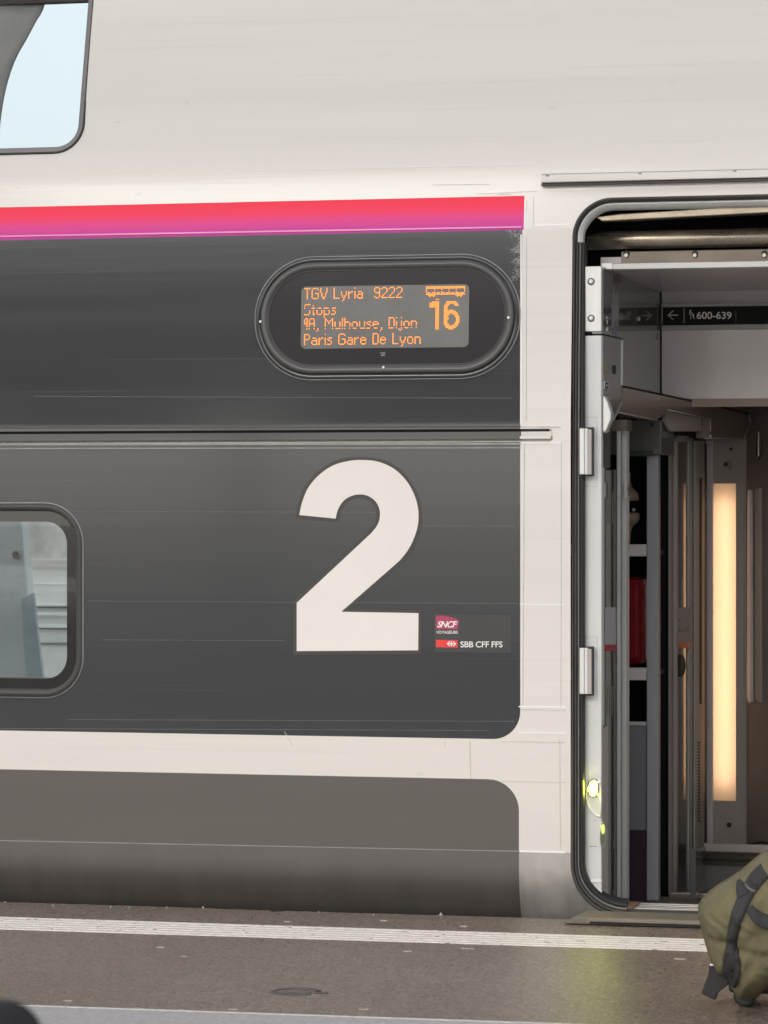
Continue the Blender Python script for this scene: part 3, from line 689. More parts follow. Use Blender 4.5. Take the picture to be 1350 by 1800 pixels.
xwall('push_button', [(1064.8, 672), (1069.2, 673), (1069.2, 683), (1064.8, 682)], X1 + .004, .004, black, rev); xwall('push_button', [(1066.5, 675), (1068, 675.5), (1068, 680), (1066.5, 679.6)], X1 + .005, .004, alu, rev)
stk_b = mat('bluish notice film', (.16, .17, .20), .25, var=.5, vscale=40)
nt_ = xwall('notice_sticker', [(1076, 532), (1089, 535), (1087, 590), (1075, 587)], X1 + .001, .002, stk_b, rev)
xwall('red_notice', [(1079, 481), (1091, 483), (1091, 497), (1080, 499)], X1 + .001, .002, mat('dim red notice', (.11, .03, .03), .25, var=.4, vscale=40), rev)
for k in range(7):
    xwall('notice_text', [(1077.4 + k * 1.6, 500 + (k * 37 % 23)), (1078.2 + k * 1.6, 500 + (k * 37 % 23)), (1077.8 + k * 1.55, 576 - (k * 29 % 19)), (1077.1 + k * 1.55, 576 - (k * 29 % 19))], X1 + .0018, .001, greyline, nt_)
for xx, ya, yb in ((1066.5, 556, 560), (1067.2, 562, 570), (1066, 577, 583), (1068, 575, 581)):
    xwall('notice_text', [(xx, ya), (xx + 1, ya), (xx + 1, yb), (xx, yb)], X1 + .001, .001, decal_w, nt_)
gp = [(1058.5, 697), (1063, 696), (1069, 708), (1074.5, 727), (1074, 738), (1066, 757), (1061, 762), (1058.5, 757)]
grip = MB().prism([U(x, y, YP + .012) for x, y in gp], (0, .05, 0)).build('grip', alu, rev, .006)
disc('screw', W(1069.5, 757, X1 + .003), (1, 0, 0), .005, .004, steel, rev); disc('screw', W(1071.5, 700, X1 + .003), (1, 0, 0), .004, .004, steel, rev)
# upper vestibule wall, glossy: mirrors the sign
xwall('vestibule_wall', [(1095, 470), (1163.5, 470), (1163.5, 705), (1095, 677)], X1 - .004, .03, mirror_w, train)
YB = W(1163.5, 600, X1).y                                            # bulkhead that carries the sign
disc('wall_stud', W(1155, 592, X1 - .004), (1, 0, 0), .010, .004, steel, train); disc('wall_stud', W(1122, 560, X1 - .004), (1, 0, 0), .008, .006, alu, train)
# ---- left leaf: pale edge, smoked glass, sticker
stripe_g = mat('etched glass stripe', (.20, .19, .165), .4)
leaf = xwall('door_leaf', [(1060, 826), (1084.5, 826), (1084.5, 1580), (1060, 1580)], X1 - .03, .012, smoked, train)
xwall('leaf_edge', [(1058.4, 829), (1062.5, 822), (1062.5, 1276), (1058.4, 1272)], X1 + .001, .006, post_m, leaf)
xwall('leaf_shoe', [(1058.4, 1282), (1069, 1276), (1069, 1570), (1058.4, 1577)], X1 + .001, .006, bpanel, leaf, .002)
for k in range(3): xwall('glass_stripe', [(1068 + k * 4.2, 866), (1069.4 + k * 4.2, 866), (1069.4 + k * 4.2, 920), (1068 + k * 4.2, 920)], X1 - .0295, .0004, stripe_g, leaf); xwall('glass_stripe', [(1067 + k * 4.2, 1206), (1068.4 + k * 4.2, 1206), (1068.4 + k * 4.2, 1258), (1067 + k * 4.2, 1258)], X1 - .0295, .0004, stripe_g, leaf)
film = mat('frosted grey film', (.46, .45, .46), .7, var=.05, spec=.1)
stkA = xwall('class_sticker', [(1064.5, 1067.5), (1088, 1067.5), (1088, 1133), (1064.5, 1133)], X1 - .024, .002, film, leaf)
xwall('red_band', [(1064.5, 1133.2), (1088, 1133.2), (1088, 1144.5), (1064.5, 1144.5)], X1 - .0235, .002, redp, leaf)
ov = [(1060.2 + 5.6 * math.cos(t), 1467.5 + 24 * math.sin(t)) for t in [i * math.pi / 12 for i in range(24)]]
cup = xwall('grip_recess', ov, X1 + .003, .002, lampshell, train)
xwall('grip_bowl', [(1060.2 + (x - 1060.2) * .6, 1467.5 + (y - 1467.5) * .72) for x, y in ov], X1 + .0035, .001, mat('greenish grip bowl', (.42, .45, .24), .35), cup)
xwall('glow_lens', [(1060.2 + 3.0 * math.cos(t), 1457.5 + 9 * math.sin(t)) for t in [i * math.pi / 8 for i in range(16)]], X1 + .0042, .0006, emit('dim lime glow', (.80, .92, .22), .95), cup)  # emissive oval added to give the grip bowl its glow
# ---- posts and the luggage rack seen past the leaf
def post(px0, px1, y0, y1, Y, m, th=.03): return slab('vestibule_post', px0, y0, px1, y1, Y, th, m, train, .003)
post(1083.6, 1089.8, 756, 1584, .46, post_m); slab('post_gap', 1089.8, 756, 1092.6, 1584, .50, .02, void, train); post(1092.4, 1101, 756, 1584, .50, post_m); slab('post_gap', 1101, 756, 1103.5, 1584, .60, .03, gpanel, train)
slab('post_header', 1074, 738, 1102, 757, .45, .1, brownsteel, train)
lk = slab('door_lock', 1096.5, 848, 1102.5, 875, .485, .02, alu, train, .002); slab('lock_bolt', 1101.5, 852, 1104, 872, .482, .02, steel, lk)
YR = 1.05
xr0 = dx0 - .30
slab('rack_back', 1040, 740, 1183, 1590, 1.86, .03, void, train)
rack = slab('luggage_rack', 1136.5, 800, 1157, 1583, YR, .05, post_b, train, .003)
def inner(name, y0, y1, px1, m, parent, dy=.0, th=.05, bevel=.003):
    a = U(px1, y0, YR + dy); return MB().box(xr0, a.x, YR + dy, YR + dy + th, U(px1, y1, YR + dy).z, a.z).build(name, m, parent, bevel)
for y0, y1 in ((957, 978), (1174, 1196)):
    inner('shelf_edge', y0, y1, 1136, gpanel, rack); inner('shelf', y0 + 12, y1, 1135, dpanel, rack, .05, .7)
inner('lower_panel', 1270, 1460, 1136, mat('slate grey panel', (.20, .21, .235), .4), rack, .01, .03); inner('panel_trim', 1269, 1276, 1136, post_m, rack, .0, .02)
inner('carpet_base', 1460, 1584, 1136, mat('aubergine carpet', (.045, .026, .045), .95, bump=.3, bscale=300), rack, .012, .03, 0)
rb_ = inner('rack_top_box', 738, 799, 1162, dpanel, rack, -.02, .3); slab('box_light', 1104, 792, 1148, 802, YR - .05, .03, mat('green glass tray', (.05, .07, .06), .2), rack)
disc('latch', U(1147, 747, YR - .02), (0, -1, 0), .008, .004, black, rack)
# brown stop blocks facing one another
brown = mat('brown painted metal', (.26, .20, .155), .4)
def lathe(name, c, prof, m, parent, seg=18):
    c = Vector(c); return MB().loft([[c + Vector((r * math.cos(i * 2 * math.pi / seg), r * math.sin(i * 2 * math.pi / seg), h)) for i in range(seg)] for r, h in prof], True, True, True).build(name, m, parent)
pm = U(1108, 890, YR + .06); s_ = 9.9 / K * 1.06
stop = bpy.data.objects.new('coat_hook', None)
def prof(pts): return [((x - 1100) * s_, (890 - y) * s_) for x, y in pts]
pA = U(1100, 890, YR + .06)
hk = lathe('rack_buffer', pA, prof([(1109, 828), (1109.5, 846), (1112, 855), (1118, 861), (1123, 866), (1124, 879), (1120, 880)]), brown, rack)
lathe('rack_buffer', pA, prof([(1120, 901), (1125, 903), (1125, 914), (1121, 920), (1113, 926), (1109.5, 936), (1108.5, 957)]), brown, rack)
disc('buffer_tip', U(1114, 896, YR + .03), (0, -1, 0), .006, .01, alu, rack, 14, True)
post(1182, 1189.5, 775, 1586, 1.50, bpanel); 
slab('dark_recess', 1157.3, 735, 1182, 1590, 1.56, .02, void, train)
# ---- right leaf of the vestibule door: smoked glass in a frame, seen at a low angle
pa, pb = U(1184, 880, 1.53), U(1243, 880, 2.12); nB = Vector((pb.y - pa.y, -(pb.x - pa.x), 0)).normalized()
def bwall(name, pts, m, parent, off=0., th=.012, bevel=0): return MB().prism([hit(x, y, pa, nB) + nB * off for x, y in pts], nB * -th).build(name, m, parent, bevel)
def brect(name, x0, y0, x1, y1, m, parent, off=0., th=.012): return bwall(name, [(x0, y0), (x1, y0), (x1, y1), (x0, y1)], m, parent, off, th)
leafB = brect('sliding_door', 1186, 768, 1214, 1586, smoked, train)
brect('door_stile', 1182, 770, 1189.5, 1586, bpanel, leafB, .006, .02); brect('door_stile', 1208.5, 770, 1214.5, 1586, post_m, leafB, .006, .02)
brect('door_rail', 1189.5, 766, 1208.5, 777, bpanel, leafB, .005, .02)
brect('door_gap', 1214.5, 775, 1218, 1586, void, leafB, .002); brect('door_stile', 1218, 775, 1223.5, 1586, post_m, leafB, .008, .02); brect('door_jamb', 1223.5, 775, 1236.5, 1490, bpanel, leafB, .004)
brect('jamb_slot', 1228, 840, 1231, 1238, void, leafB, .006, .004); brect('jamb_slot', 1236.5, 780, 1240.5, 1486, void, leafB, .004)
stB = brect('class_sticker', 1184, 1067.5, 1211.5, 1128, film, leafB, .008, .002); brect('red_band', 1186, 1128, 1210.5, 1139, redp, leafB, .0085, .002)
tb = lambda u, v: tuple(hit(u, v, pa, nB) + nB * .0088)
text_mesh('lettering', '2', (1186.5, 1192.5, 1111, 1088), tb, decal_d, leafB); text_mesh('lettering', 'SALLE BAS', (1192.5, 1207.5, 1110, 1100.5), tb, outline_d, leafB)
hd = [(1187.2 + 8.5 * math.cos(t), 1170 + 20.5 * math.sin(t)) for t in [-math.pi / 2 + i * math.pi / 12 for i in range(13)]]
bwall('door_handle', hd, black, leafB, .02, .02); bwall('handle_rim', [(x + 1.2, 1170 + (y - 1170) * 1.04) for x, y in hd], alu, leafB, .016, .012)
for k in range(26): brect('vent_slot', 1222.5, 1304 + k * 5.5, 1226.5, 1306.8 + k * 5.5, void, leafB, .0085, .003)
for k in range(9): brect('glass_stripe', 1198, 866 + 0, 1198.6 + k, 866.5, greyline, leafB, .001, .001) if False else None
# ---- panel with the upright light
YL = 2.16
k_ = MB()
for e in ((1240.5, 770, 1253.8, 1486), (1293.5, 770, 1312, 1486), (1253.8, 770, 1293.5, 850), (1253.8, 1407.5, 1293.5, 1486)): slab('', *e, YL, .04, None, None, mb=k_)
wl = k_.build('lamp_panel', bpanel, train)
slab('edge_strip', 1241, 775, 1253, 1484, YL - .008, .012, gpanel, wl, .001); slab('panel_seam', 1307.5, 800, 1308.3, 1484, YL - .002, .003, greyline, wl)
def diffuser():
    m = bpy.data.materials.new('opal diffuser'); m.use_nodes = True; t = m.node_tree; t.nodes.clear(); o = t.nodes.new('ShaderNodeOutputMaterial')
    a = t.nodes.new('ShaderNodeBsdfTranslucent'); b = t.nodes.new('ShaderNodeBsdfDiffuse'); x = t.nodes.new('ShaderNodeMixShader')
    a.inputs[0].default_value = (.95, .95, .95, 1); b.inputs[0].default_value = (.5, .45, .38, 1); x.inputs[0].default_value = .12
    t.links.new(a.outputs[0], x.inputs[1]); t.links.new(b.outputs[0], x.inputs[2]); t.links.new(x.outputs[0], o.inputs[0]); return m
l0, l1, l2, l3 = U(1253.8, 1100, YL).x, U(1293.5, 1100, YL).x, U(1270, 1407.5, YL).z, U(1270, 850, YL).z
lampo = MB().add([(l0, YL + .002, l2), (l1, YL + .002, l2), (l1, YL + .002, l3), (l0, YL + .002, l3)], [(0, 1, 2, 3)]).build('light_strip', diffuser(), train)
hs_ = MB(); boxw = mat('white light box', (.82, .80, .76), .6)
hs_.box(l0 - .01, l1 + .01, YL + .075, YL + .085, l2 - .01, l3 + .01).box(l0 - .01, l0 - .001, YL + .003, YL + .075, l2, l3).box(l1 + .001, l1 + .01, YL + .003, YL + .075, l2, l3).box(l0 - .01, l1 + .01, YL + .003, YL + .075, l2 - .01, l2 - .001).box(l0 - .01, l1 + .01, YL + .003, YL + .075, l3 + .001, l3 + .01)
hs_.build('light_housing', boxw, lampo)
MB().tube([((l0 + l1) / 2, YL + .042, l2 + .05), ((l0 + l1) / 2, YL + .042, l3 - .05)], .013, 14).build('lamp_tube', emit('warm lamp tube', (1.0, .63, .36), 3.1), lampo)
disc('screw', U(1281.5, 1450, YL), (0, -1, 0), .0095, .004, black, wl); disc('screw', U(1276, 816, YL), (0, -1, 0), .009, .004, black, wl); disc('screw', U(1285, 789, YL), (0, -1, 0), .006, .003, black, wl)
slab('lock_plate', 1279, 808, 1286, 826, YL - .003, .004, brownsteel, wl)
# oblique dark panel with grab rails beside it
qa, qb = U(1312, 880, YL), U(1420, 880, YL - .35); nQ = Vector((-(qb.y - qa.y), (qb.x - qa.x), 0)).normalized(); nQ = nQ if nQ.y < 0 else -nQ
def qwall(name, pts, m, parent, off=0., th=.02, bevel=0): return MB().prism([hit(x, y, qa, nQ) + nQ * off for x, y in pts], nQ * -th).build(name, m, parent, bevel)
sp = qwall('side_panel', [(1312, 700), (1420, 700), (1420, 1500), (1338, 1478), (1312, 1485)], darkbrown, train)
qwall('grab_rail', [(1318, 862), (1320, 860), (1323, 862), (1324.5, 1233), (1321, 1236), (1317, 1226)], gpanel, sp, .012, .02, .003); qwall('grab_rail', [(1331, 860), (1339, 858), (1340, 1236), (1331, 1228)], bpanel, sp, .01, .02, .003)
qwall('coat_hook', [(1337, 760), (1341, 758), (1341, 802), (1337, 810), (1335, 800)], steel, sp, .02, .015, .003)
qwall('shadow_gap', [(1313.5, 862), (1317, 862), (1316.5, 1232), (1313.5, 1222)], void, sp, .003, .004)
# ---- sign on its bulkhead
bh = slab('bulkhead', 1163.5, 430, 1560, 712, YB, .05, gpanel, train)
sgn = slab('direction_sign', 1162.5, 538, 1500, 569, YB - .02, .02, void, bh)
slab('sign_frame', 1162.5, 531.5, 1500, 537.5, YB - .028, .028, post_m, sgn, .002); slab('sign_frame', 1162.5, 570, 1500, 578, YB - .028, .028, post_m, sgn, .002)
slab('sign_frame', 1163, 538, 1164.4, 569.5, YB - .022, .004, post_m, sgn); slab('divider', 1201.8, 540.5, 1203, 568, YB - .022, .003, post_m, sgn); slab('divider', 1293.3, 546, 1293.8, 568, YB - .0215, .002, dpanel, sgn)
sg = mat('grey sign print', (.85, .82, .79), .4, var=.03)
ts = lambda u, v: tuple(U(u, v - (u - 1163) * .0, YB - .0215))
text_mesh('lettering', '600-639', (1224.5, 1286, 561, 547.8), ts, sg, sgn, bold=.018, space=1.0)
ah = MB()
for A_, B_ in (((1174.5, 554), (1192, 554)), ((1174.2, 554.2), (1183.5, 546)), ((1174.2, 553.8), (1183.5, 562))):
    p, q = U(*A_, YB - .0215), U(*B_, YB - .0215); ah.tube([p, q], .0020, 6)
ah.build('arrow', sg, sgn)
wc = MB()
for A_, B_ in (((1213, 545.5), (1212, 553)), ((1212, 549), (1216.5, 549)), ((1212, 553), (1217.5, 554.5)), ((1217.5, 554.5), (1220.5, 560.5)), ((1214, 556), (1213.8, 561)), ((1215, 550.5), (1219, 552.5)), ((1219, 552), (1219.5, 558))):
    wc.tube([U(*A_, YB - .0215), U(*B_, YB - .0215)], .0015, 6)
wc.build('seat_pictogram', sg, sgn); disc('pictogram_head', U(1213.6, 546, YB - .0215), (0, -1, 0), .003, .001, sg, sgn, 10)
slab('bulkhead_trim', 1163.5, 700, 1560, 714, YB - .006, .05, mat('tan brown trim', (.34, .25, .20), .4), bh)
slab('header_shade', 1163.5, 505, 1560, 508, YB - .004, .01, dpanel, bh)
# ceiling and floor of the vestibule, back wall
zc_ = U(1200, 476, .15).z + .01
MB().box(X1 - .03, dx1 + .3, .21, YF - .1, zc_, zc_ + .04).build('vestibule_ceiling', gpanel, train)
MB().box(dx1 + .02, dx1 + .05, .08, YF - .2, -.1, zc_).build('vestibule_side_wall', gpanel, train)
MB().box(X1 - .3, dx1 + .3, YF - .22, YF - .2, -.1, zc_).build('vestibule_back_wall', darkbrown, train)
zf = U(1150, 1586, .55).z
# step up on the right: dark riser, polished nosing, kick panel
YS = 1.30
sw = slab('inner_step', 1236, 1521, 1560, 1582, YS, .5, dpanel, train)
nz = U(1300, 1507, YS - .02)
MB().tube([(U(1239, 1500, YS).x, YS - .004, nz.z), (dx1 + .02, YS - .004, nz.z)], .0165, 14).build('step_nosing', steel, sw)
MB().tube([(U(1239, 1500, YS).x, YS - .012, nz.z - .022), (dx1 + .02, YS - .012, nz.z - .022)], .007, 10).build('step_nosing', steel, sw)
slab('step_riser', 1238, 1487, 1560, 1500, YS + .15, .02, bpanel, sw); 
xwall('step_cheek', [(1223, 1492), (1240, 1488), (1240, 1530), (1228, 1575), (1223, 1580)], U(1230, 1500, YS - .1).x, .02, dpanel, train)
slab('floor_nosing', 1176, 1574, 1560, 1585, YS - .06, .03, steel, train, .004)
# header box along the reveal
ha, hb_ = W(1095, 700, X1 - .002), U(1318, 740, 2.05); nH = Vector((hb_.y - ha.y, -(hb_.x - ha.x), 0)).normalized()
def hwall(name, pts, m, parent, off=0., th=.03, bevel=0): return MB().prism([hit(x, y, ha, nH) + nH * off for x, y in pts], nH * -th).build(name, m, parent, bevel)
hbx = hwall('door_header_box', [(1095, 681), (1252, 714), (1316, 729), (1318, 744), (1307, 770), (1248, 770), (1248, 736), (1174, 720), (1155, 738.5), (1080, 723), (1093.5, 708)], mat('bronze header casing', (.24, .195, .165), .22, var=.06, coat=.3), train, .0, .05)
for A_, B_ in (((1080, 723.5), (1155, 739)), ((1174, 720.5), (1248, 736.5)), ((1248, 736.5), (1248, 758)), ((1238, 770.5), (1307, 770.5)), ((1307, 770), (1318, 746)), ((1318, 746), (1316.5, 729))):
    MB().tube([hit(*A_, ha, nH) + nH * .002, hit(*B_, ha, nH) + nH * .002], .0022, 6).build('casing_edge', alu, hbx)
hwall('casing_gap', [(1095, 677.5), (1252, 710.5), (1316, 725.5), (1316, 729), (1252, 714), (1095, 681)], void, hbx, .001, .03)
hwall('inner_flap', [(1187, 722), (1247.5, 736), (1247.5, 758), (1195, 758), (1184, 738)], bpanel, hbx, -.03, .01)
disc('screw', hit(1156.5, 701, ha, nH), nH, .008, .003, steel, hbx); disc('screw', hit(1248, 767, ha, nH), nH, .006, .006, alu, hbx, 12, True)
# sill plate and folding step
zs = U(1130, 1586, .42).z
MB().box(X1 - .4, dx1 + .3, .43, YF - .2, zs - .16, zs - .12).build('vestibule_floor', bpanel, train)
sill = MB().box(dx0 + .05, dx1 - .05, .012, .42, zs - .16, zs).build('door_sill', mat('dirty sill metal', (.30, .26, .23), .38, metal=.7, var=.3, vscale=12, stretch=(.5, 3, 1)), train)
for k in range(9): MB().box(dx0 + (.17 if k < 4 else .10), dx1 - .14, .05 + k * .04, .068 + k * .04, zs, zs + .003).build('sill_rib', alu if k % 3 else steel, sill, .0008)
MB().box(dx0 + .10, dx0 + .155, .06, .36, zs + .0035, zs + .009).build('rusty_plate', mat('rust', (.33, .19, .125), .7, var=.2, vscale=30), sill, .002)
ea = G(1003, 1620, .0); 
stp = MB(); y0s = G(1150, 1630).y
stp.prism([(ea.x - .01, y0s, .002), (ea.x + .035, y0s, .024), (dx1 + .04, y0s, .024), (dx1 + .04, y0s, .002)], (0, .15, 0))
fs = stp.build('boarding_step', mat('sandy step coating', (.15, .125, .095), .6, var=.15, vscale=25, bump=.2, bscale=150), train, .004)
MB().box(G(1040, 1620).x, dx1 + .035, y0s - .004, y0s - .0005, .005, .020).build('step_edge', brownsteel, fs, .001); MB().box(G(1046, 1620).x, dx1, y0s - .0045, y0s - .0042, .006, .012).build('step_slot', void, fs)

# ================================================================== luggage inside
zsh = U(1100, 1174, YR + .05).z
sc_ = thing('red_suitcase', (U(1110, 1174, YR + .1).x, YR + .25, zsh), 'glossy dark red suitcase standing on the luggage rack shelf inside the doorway', 'suitcase')
xa = U(1132.5, 1100, YR + .08).x
case = MB().box(xa - .30, xa, YR + .08, YR + .50, zsh + .004, U(1120, 1015, YR + .08).z).build('case', mat('glossy red shell', (.26, .006, .014), .25, var=.1, coat=.5), sc_, .03)
MB().tube([W(1131, 1020, xa - .03), U(1133, 1040, YR + .075), U(1133, 1160, YR + .075)], .0035, 8).build('zip', mat('red piping', (.35, .05, .05), .3), sc_)
MB().box(xa - .25, xa - .05, YR + .068, YR + .082, U(1120, 1160, YR + .08).z, U(1120, 1107, YR + .08).z).build('front_pocket', MATS['glossy red shell'], sc_, .006)

# ================================================================== platform and surroundings
def asphalt():
    m = bpy.data.materials.new('worn asphalt'); m.use_nodes = True; t = m.node_tree; N, L = t.nodes, t.links; p = N['Principled BSDF']
    n1 = noise(N, L, 150, (1, 1, 1), 4); n2 = noise(N, L, 60, (1, 1, 1), 4); n3 = noise(N, L, .9, (1, 1, 1), 5); 
    tcv = N.new('ShaderNodeTexCoord'); vo = N.new('ShaderNodeTexVoronoi'); vo.inputs['Scale'].default_value = 130; L.new(tcv.outputs['Object'], vo.inputs['Vector'])
    sv = N.new('ShaderNodeSeparateXYZ'); L.new(vo.outputs['Color'], sv.inputs[0])
    s = op(N, L, 'ADD', op(N, L, 'ADD', op(N, L, 'MULTIPLY', n1, .35), op(N, L, 'MULTIPLY', n2, .35)), op(N, L, 'MULTIPLY', sv.outputs[0], .30))
    r = N.new('ShaderNodeValToRGB'); e = r.color_ramp.elements
    e[0].position = .39; e[0].color = (.096, .077, .063, 1); e[1].position = .63; e[1].color = (.255, .200, .156, 1)
    k = e.new(.5); k.color = (.164, .127, .099, 1); L.new(s, r.inputs[0])
    v = N.new('ShaderNodeMapRange'); v.inputs[1].default_value = .3; v.inputs[2].default_value = .7; v.inputs[3].default_value = .86; v.inputs[4].default_value = 1.1; L.new(n3, v.inputs[0])
    sc2 = N.new('ShaderNodeVectorMath'); sc2.operation = 'SCALE'; L.new(r.outputs[0], sc2.inputs[0]); L.new(v.outputs[0], sc2.inputs['Scale']); L.new(sc2.outputs[0], p.inputs['Base Color'])
    rr = N.new('ShaderNodeMapRange'); rr.inputs[1].default_value = .3; rr.inputs[2].default_value = .7; rr.inputs[3].default_value = .24; rr.inputs[4].default_value = .42; L.new(n2, rr.inputs[0]); L.new(rr.outputs[0], p.inputs['Roughness'])
    b = N.new('ShaderNodeBump'); b.inputs['Strength'].default_value = .4; b.inputs['Distance'].default_value = .004; L.new(op(N, L, 'ADD', n1, op(N, L, 'MULTIPLY', n2, .7)), b.inputs['Height']); L.new(b.outputs[0], p.inputs['Normal'])
    return m
asph = asphalt()
e0, e1 = G(0, 1585.5), G(950, 1614.5); ed = (e1 - e0).normalized()
A0, A1 = e0 - ed * 40, e0 + ed * 40
nseg = 700; pl = MB(); near = []; random.seed(3)
pts = []
for i in range(nseg + 1):
    t = -4.0 + 7.0 * i / nseg; p = e0 + ed * t; pts.append(Vector((p.x, p.y + random.uniform(-.004, .004) + .004 * math.sin(t * 5.1) , 0)))
notch = G(487, 1602)
for p in pts:
    if abs(p.x - notch.x) < .018: p.y -= .02
edge = [A0] + pts + [A1]
top = [Vector((p.x, p.y, 0)) for p in edge]; back = [Vector((p.x, -40, 0)) for p in edge]; dn = [Vector((p.x, p.y + .012, -.02)) for p in edge]; dn2 = [Vector((p.x, p.y + .012, -1.3)) for p in edge]
pl.loft([back, [Vector((p.x, p.y - 3.5, 0)) for p in edge], top, dn, dn2], False, sm=False)
plat = pl.build('platform', asph); structure(plat)
gr = MB().add([(-300, -300, -1.3), (300, -300, -1.3), (300, 300, -1.3), (-300, 300, -1.3)], [(0, 1, 2, 3)]).build('ground', mat('track ballast', (.16, .145, .13), .9, var=.35, vscale=30, bump=.4, bscale=40)); structure(gr)
# tactile guide line: seven white ribs
paint = mat('worn white marking', (.86, .80, .735), .5, var=.14, vscale=40, bump=.2, bscale=180)
def ground_band(mb, a0, a1, b0, b1, ext=(-4, 4), h=.004):
    """band between two picture lines on the platform, extended both ways"""
    P = [G(*a0), G(*a1), G(*b1), G(*b0)]; d = (P[1] - P[0]); d2 = (P[2] - P[3])
    Q = [P[0] + d * ext[0], P[1] + d * ext[1], P[2] + d2 * ext[1], P[3] + d2 * ext[0]]
    mb.add([q + Vector((0, 0, h)) for q in Q] + [q + Vector((0, 0, -.002)) for q in Q], [(0, 1, 2, 3), (0, 4, 5, 1), (1, 5, 6, 2), (2, 6, 7, 3), (3, 7, 4, 0)])
tl = MB(); mixin(paint, (.30, .26, .225), lambda N, L: op(N, L, 'GREATER_THAN', noise(N, L, 45, (.5, 1, 1), 6), .65))
La, Lb, Ra, Rb = 1611.5, 1634.5, 1651.0, 1673.5
for k in range(6):
    f0, f1 = k / 6 + .02, k / 6 + .125
    ground_band(tl, (0, La + (Lb - La) * f0), (1245, Ra + (Rb - Ra) * f0), (0, La + (Lb - La) * f1), (1245, Ra + (Rb - Ra) * f1), h=.0012)
tac = structure(tl.build('tactile_marking', paint))
th_ = MB(); ground_band(th_, (80, 1769.5), (850, 1796), (80, 1771.2), (850, 1797.8), h=.003); structure(th_.build('platform_line', mat('thin pale line', (.62, .60, .57), .5, var=.2, vscale=30)))
ba = MB(); ground_band(ba, (80, 1771.5), (850, 1798), (80, 1771.5), (850, 1798), ext=(-30, 30), h=.0025); n_ = len(ba.v); ba.v = [(x, y - 30 if k % 4 in (2, 3) else y, z) for k, (x, y, z) in enumerate(ba.v)]; structure(ba.build('pavement', mat('blue grey pavement', (.37, .36, .36), .5, var=.25, vscale=60, bump=.4, bscale=200)))
fl = MB()
for x, y, l in ((120, 1759, 14), (243, 1773, 18), (320, 1776, 13), (410, 1774, 16), (640, 1774, 16), (716, 1672, 16), (823, 1667, 24), (1195, 1685.5, 20), (505, 1620, 10), (675, 1618, 12), (282, 1665, 14), (323, 1681, 9), (815, 1628, 12)):
    a, b = G(x - l / 2, y), G(x + l / 2, y + .4); fl.box(a.x, b.x, a.y - .007, a.y + .007, -.001, .0012)
structure(fl.build('platform_marking', mat('faded marking paint', (.42, .38, .34), .6, var=.2)))
# a round access cover with a broken rim
dc = G(520, 1744); cov = thing('drain_cover', (dc.x, dc.y, 0), 'small dark round drain cover with a chipped rim set in the platform asphalt', 'drain cover')
iron = mat('dark iron', (.085, .074, .066), .6, var=.3, vscale=30, bump=.3, bscale=120)
def ring(r0, r1, h, a0=0, a1=2 * math.pi, n=40):
    R = []
    for i in range(n + 1):
        t = a0 + (a1 - a0) * i / n; c, s = math.cos(t), math.sin(t); R.append([(dc.x + r0 * c, dc.y + r0 * s, -.002), (dc.x + r0 * c, dc.y + r0 * s, h), (dc.x + r1 * c, dc.y + r1 * s, h * .6), (dc.x + r1 * c, dc.y + r1 * s, -.002)])
    return MB().loft(R, False)
ring(.050, .066, .003, .4, 5.6).build('rim', iron, cov); ring(.0, .044, .0015).build('plate', asph, cov)
MB().box(dc.x - .03, dc.x + .035, dc.y - .035, dc.y - .02, 0, .004).build('lug', iron, cov, .002); MB().box(dc.x + .05, dc.x + .085, dc.y - .01, dc.y + .004, 0, .003).build('lug', iron, cov, .002)
# gravel by the edge
pb_ = MB(); random.seed(11)
for i in range(55):
    t = random.uniform(-2.2, 2.4); p = e0 + ed * t; y = p.y - abs(random.gauss(0, .05)) - .004; r = random.uniform(.0015, .004)
    pb_.add([(p.x + r, y, 0), (p.x - r * .6, y + r, 0), (p.x - r * .5, y - r, 0), (p.x, y, r * 1.3)], [(0, 1, 3), (1, 2, 3), (2, 0, 3)])
for x, y, r in ((775, 1608.5, .006), (357, 1596, .004)):
    p = G(x, y); pb_.add([(p.x + r, p.y, 0), (p.x, p.y + r, 0), (p.x - r, p.y, 0), (p.x, p.y - r, 0), (p.x, p.y, r * 1.4)], [(0, 1, 4), (1, 2, 4), (2, 3, 4), (3, 0, 4)])
go = pb_.build('gravel', mat('pale grit', (.38, .35, .31), .8)); go['kind'] = 'stuff'

# ---- beyond the carriage: far platform, wall and leaning concrete pillar with a plate, seen through the lower window
conc = mat('pale concrete', (.74, .75, .72), .75, var=.08, vscale=8, bump=.15, bscale=60)
fp = MB().box(-40, 30, 4.6, 12, -1.3, .02).build('far_platform', mat('pale paving', (.72, .72, .69), .7, var=.1, vscale=12)); structure(fp)
YW = 7.0
wz = lambda y: U(90, y, YW).z
wall = thing('ribbed_wall', (0, YW + .2, .02), 'long pale grey ribbed concrete wall across the tracks, seen behind the pillar through the lower carriage window', 'wall')
MB().box(-30, 20, YW, YW + .3, .02, wz(983)).build('lower_panel', mat('pale wall panel', (.80, .78, .74), .7, var=.10, vscale=7, bump=.1, bscale=40), wall)
MB().box(-30, 20, YW + .06, YW + .3, wz(983), wz(640)).build('upper_panel', mat('stained upper panel', (.56, .54, .49), .8, var=.5, vscale=4, stretch=(1, 1, .6), bump=.3, bscale=40), wall)
wp = mat('white rib paint', (.92, .92, .89), .5, var=.05); gp_ = mat('grey joint', (.20, .20, .19), .7)
MB().box(-30, 20, YW - .03, YW + .06, wz(995), wz(984)).build('ledge', mat('beige ledge', (.70, .66, .58), .7), wall)
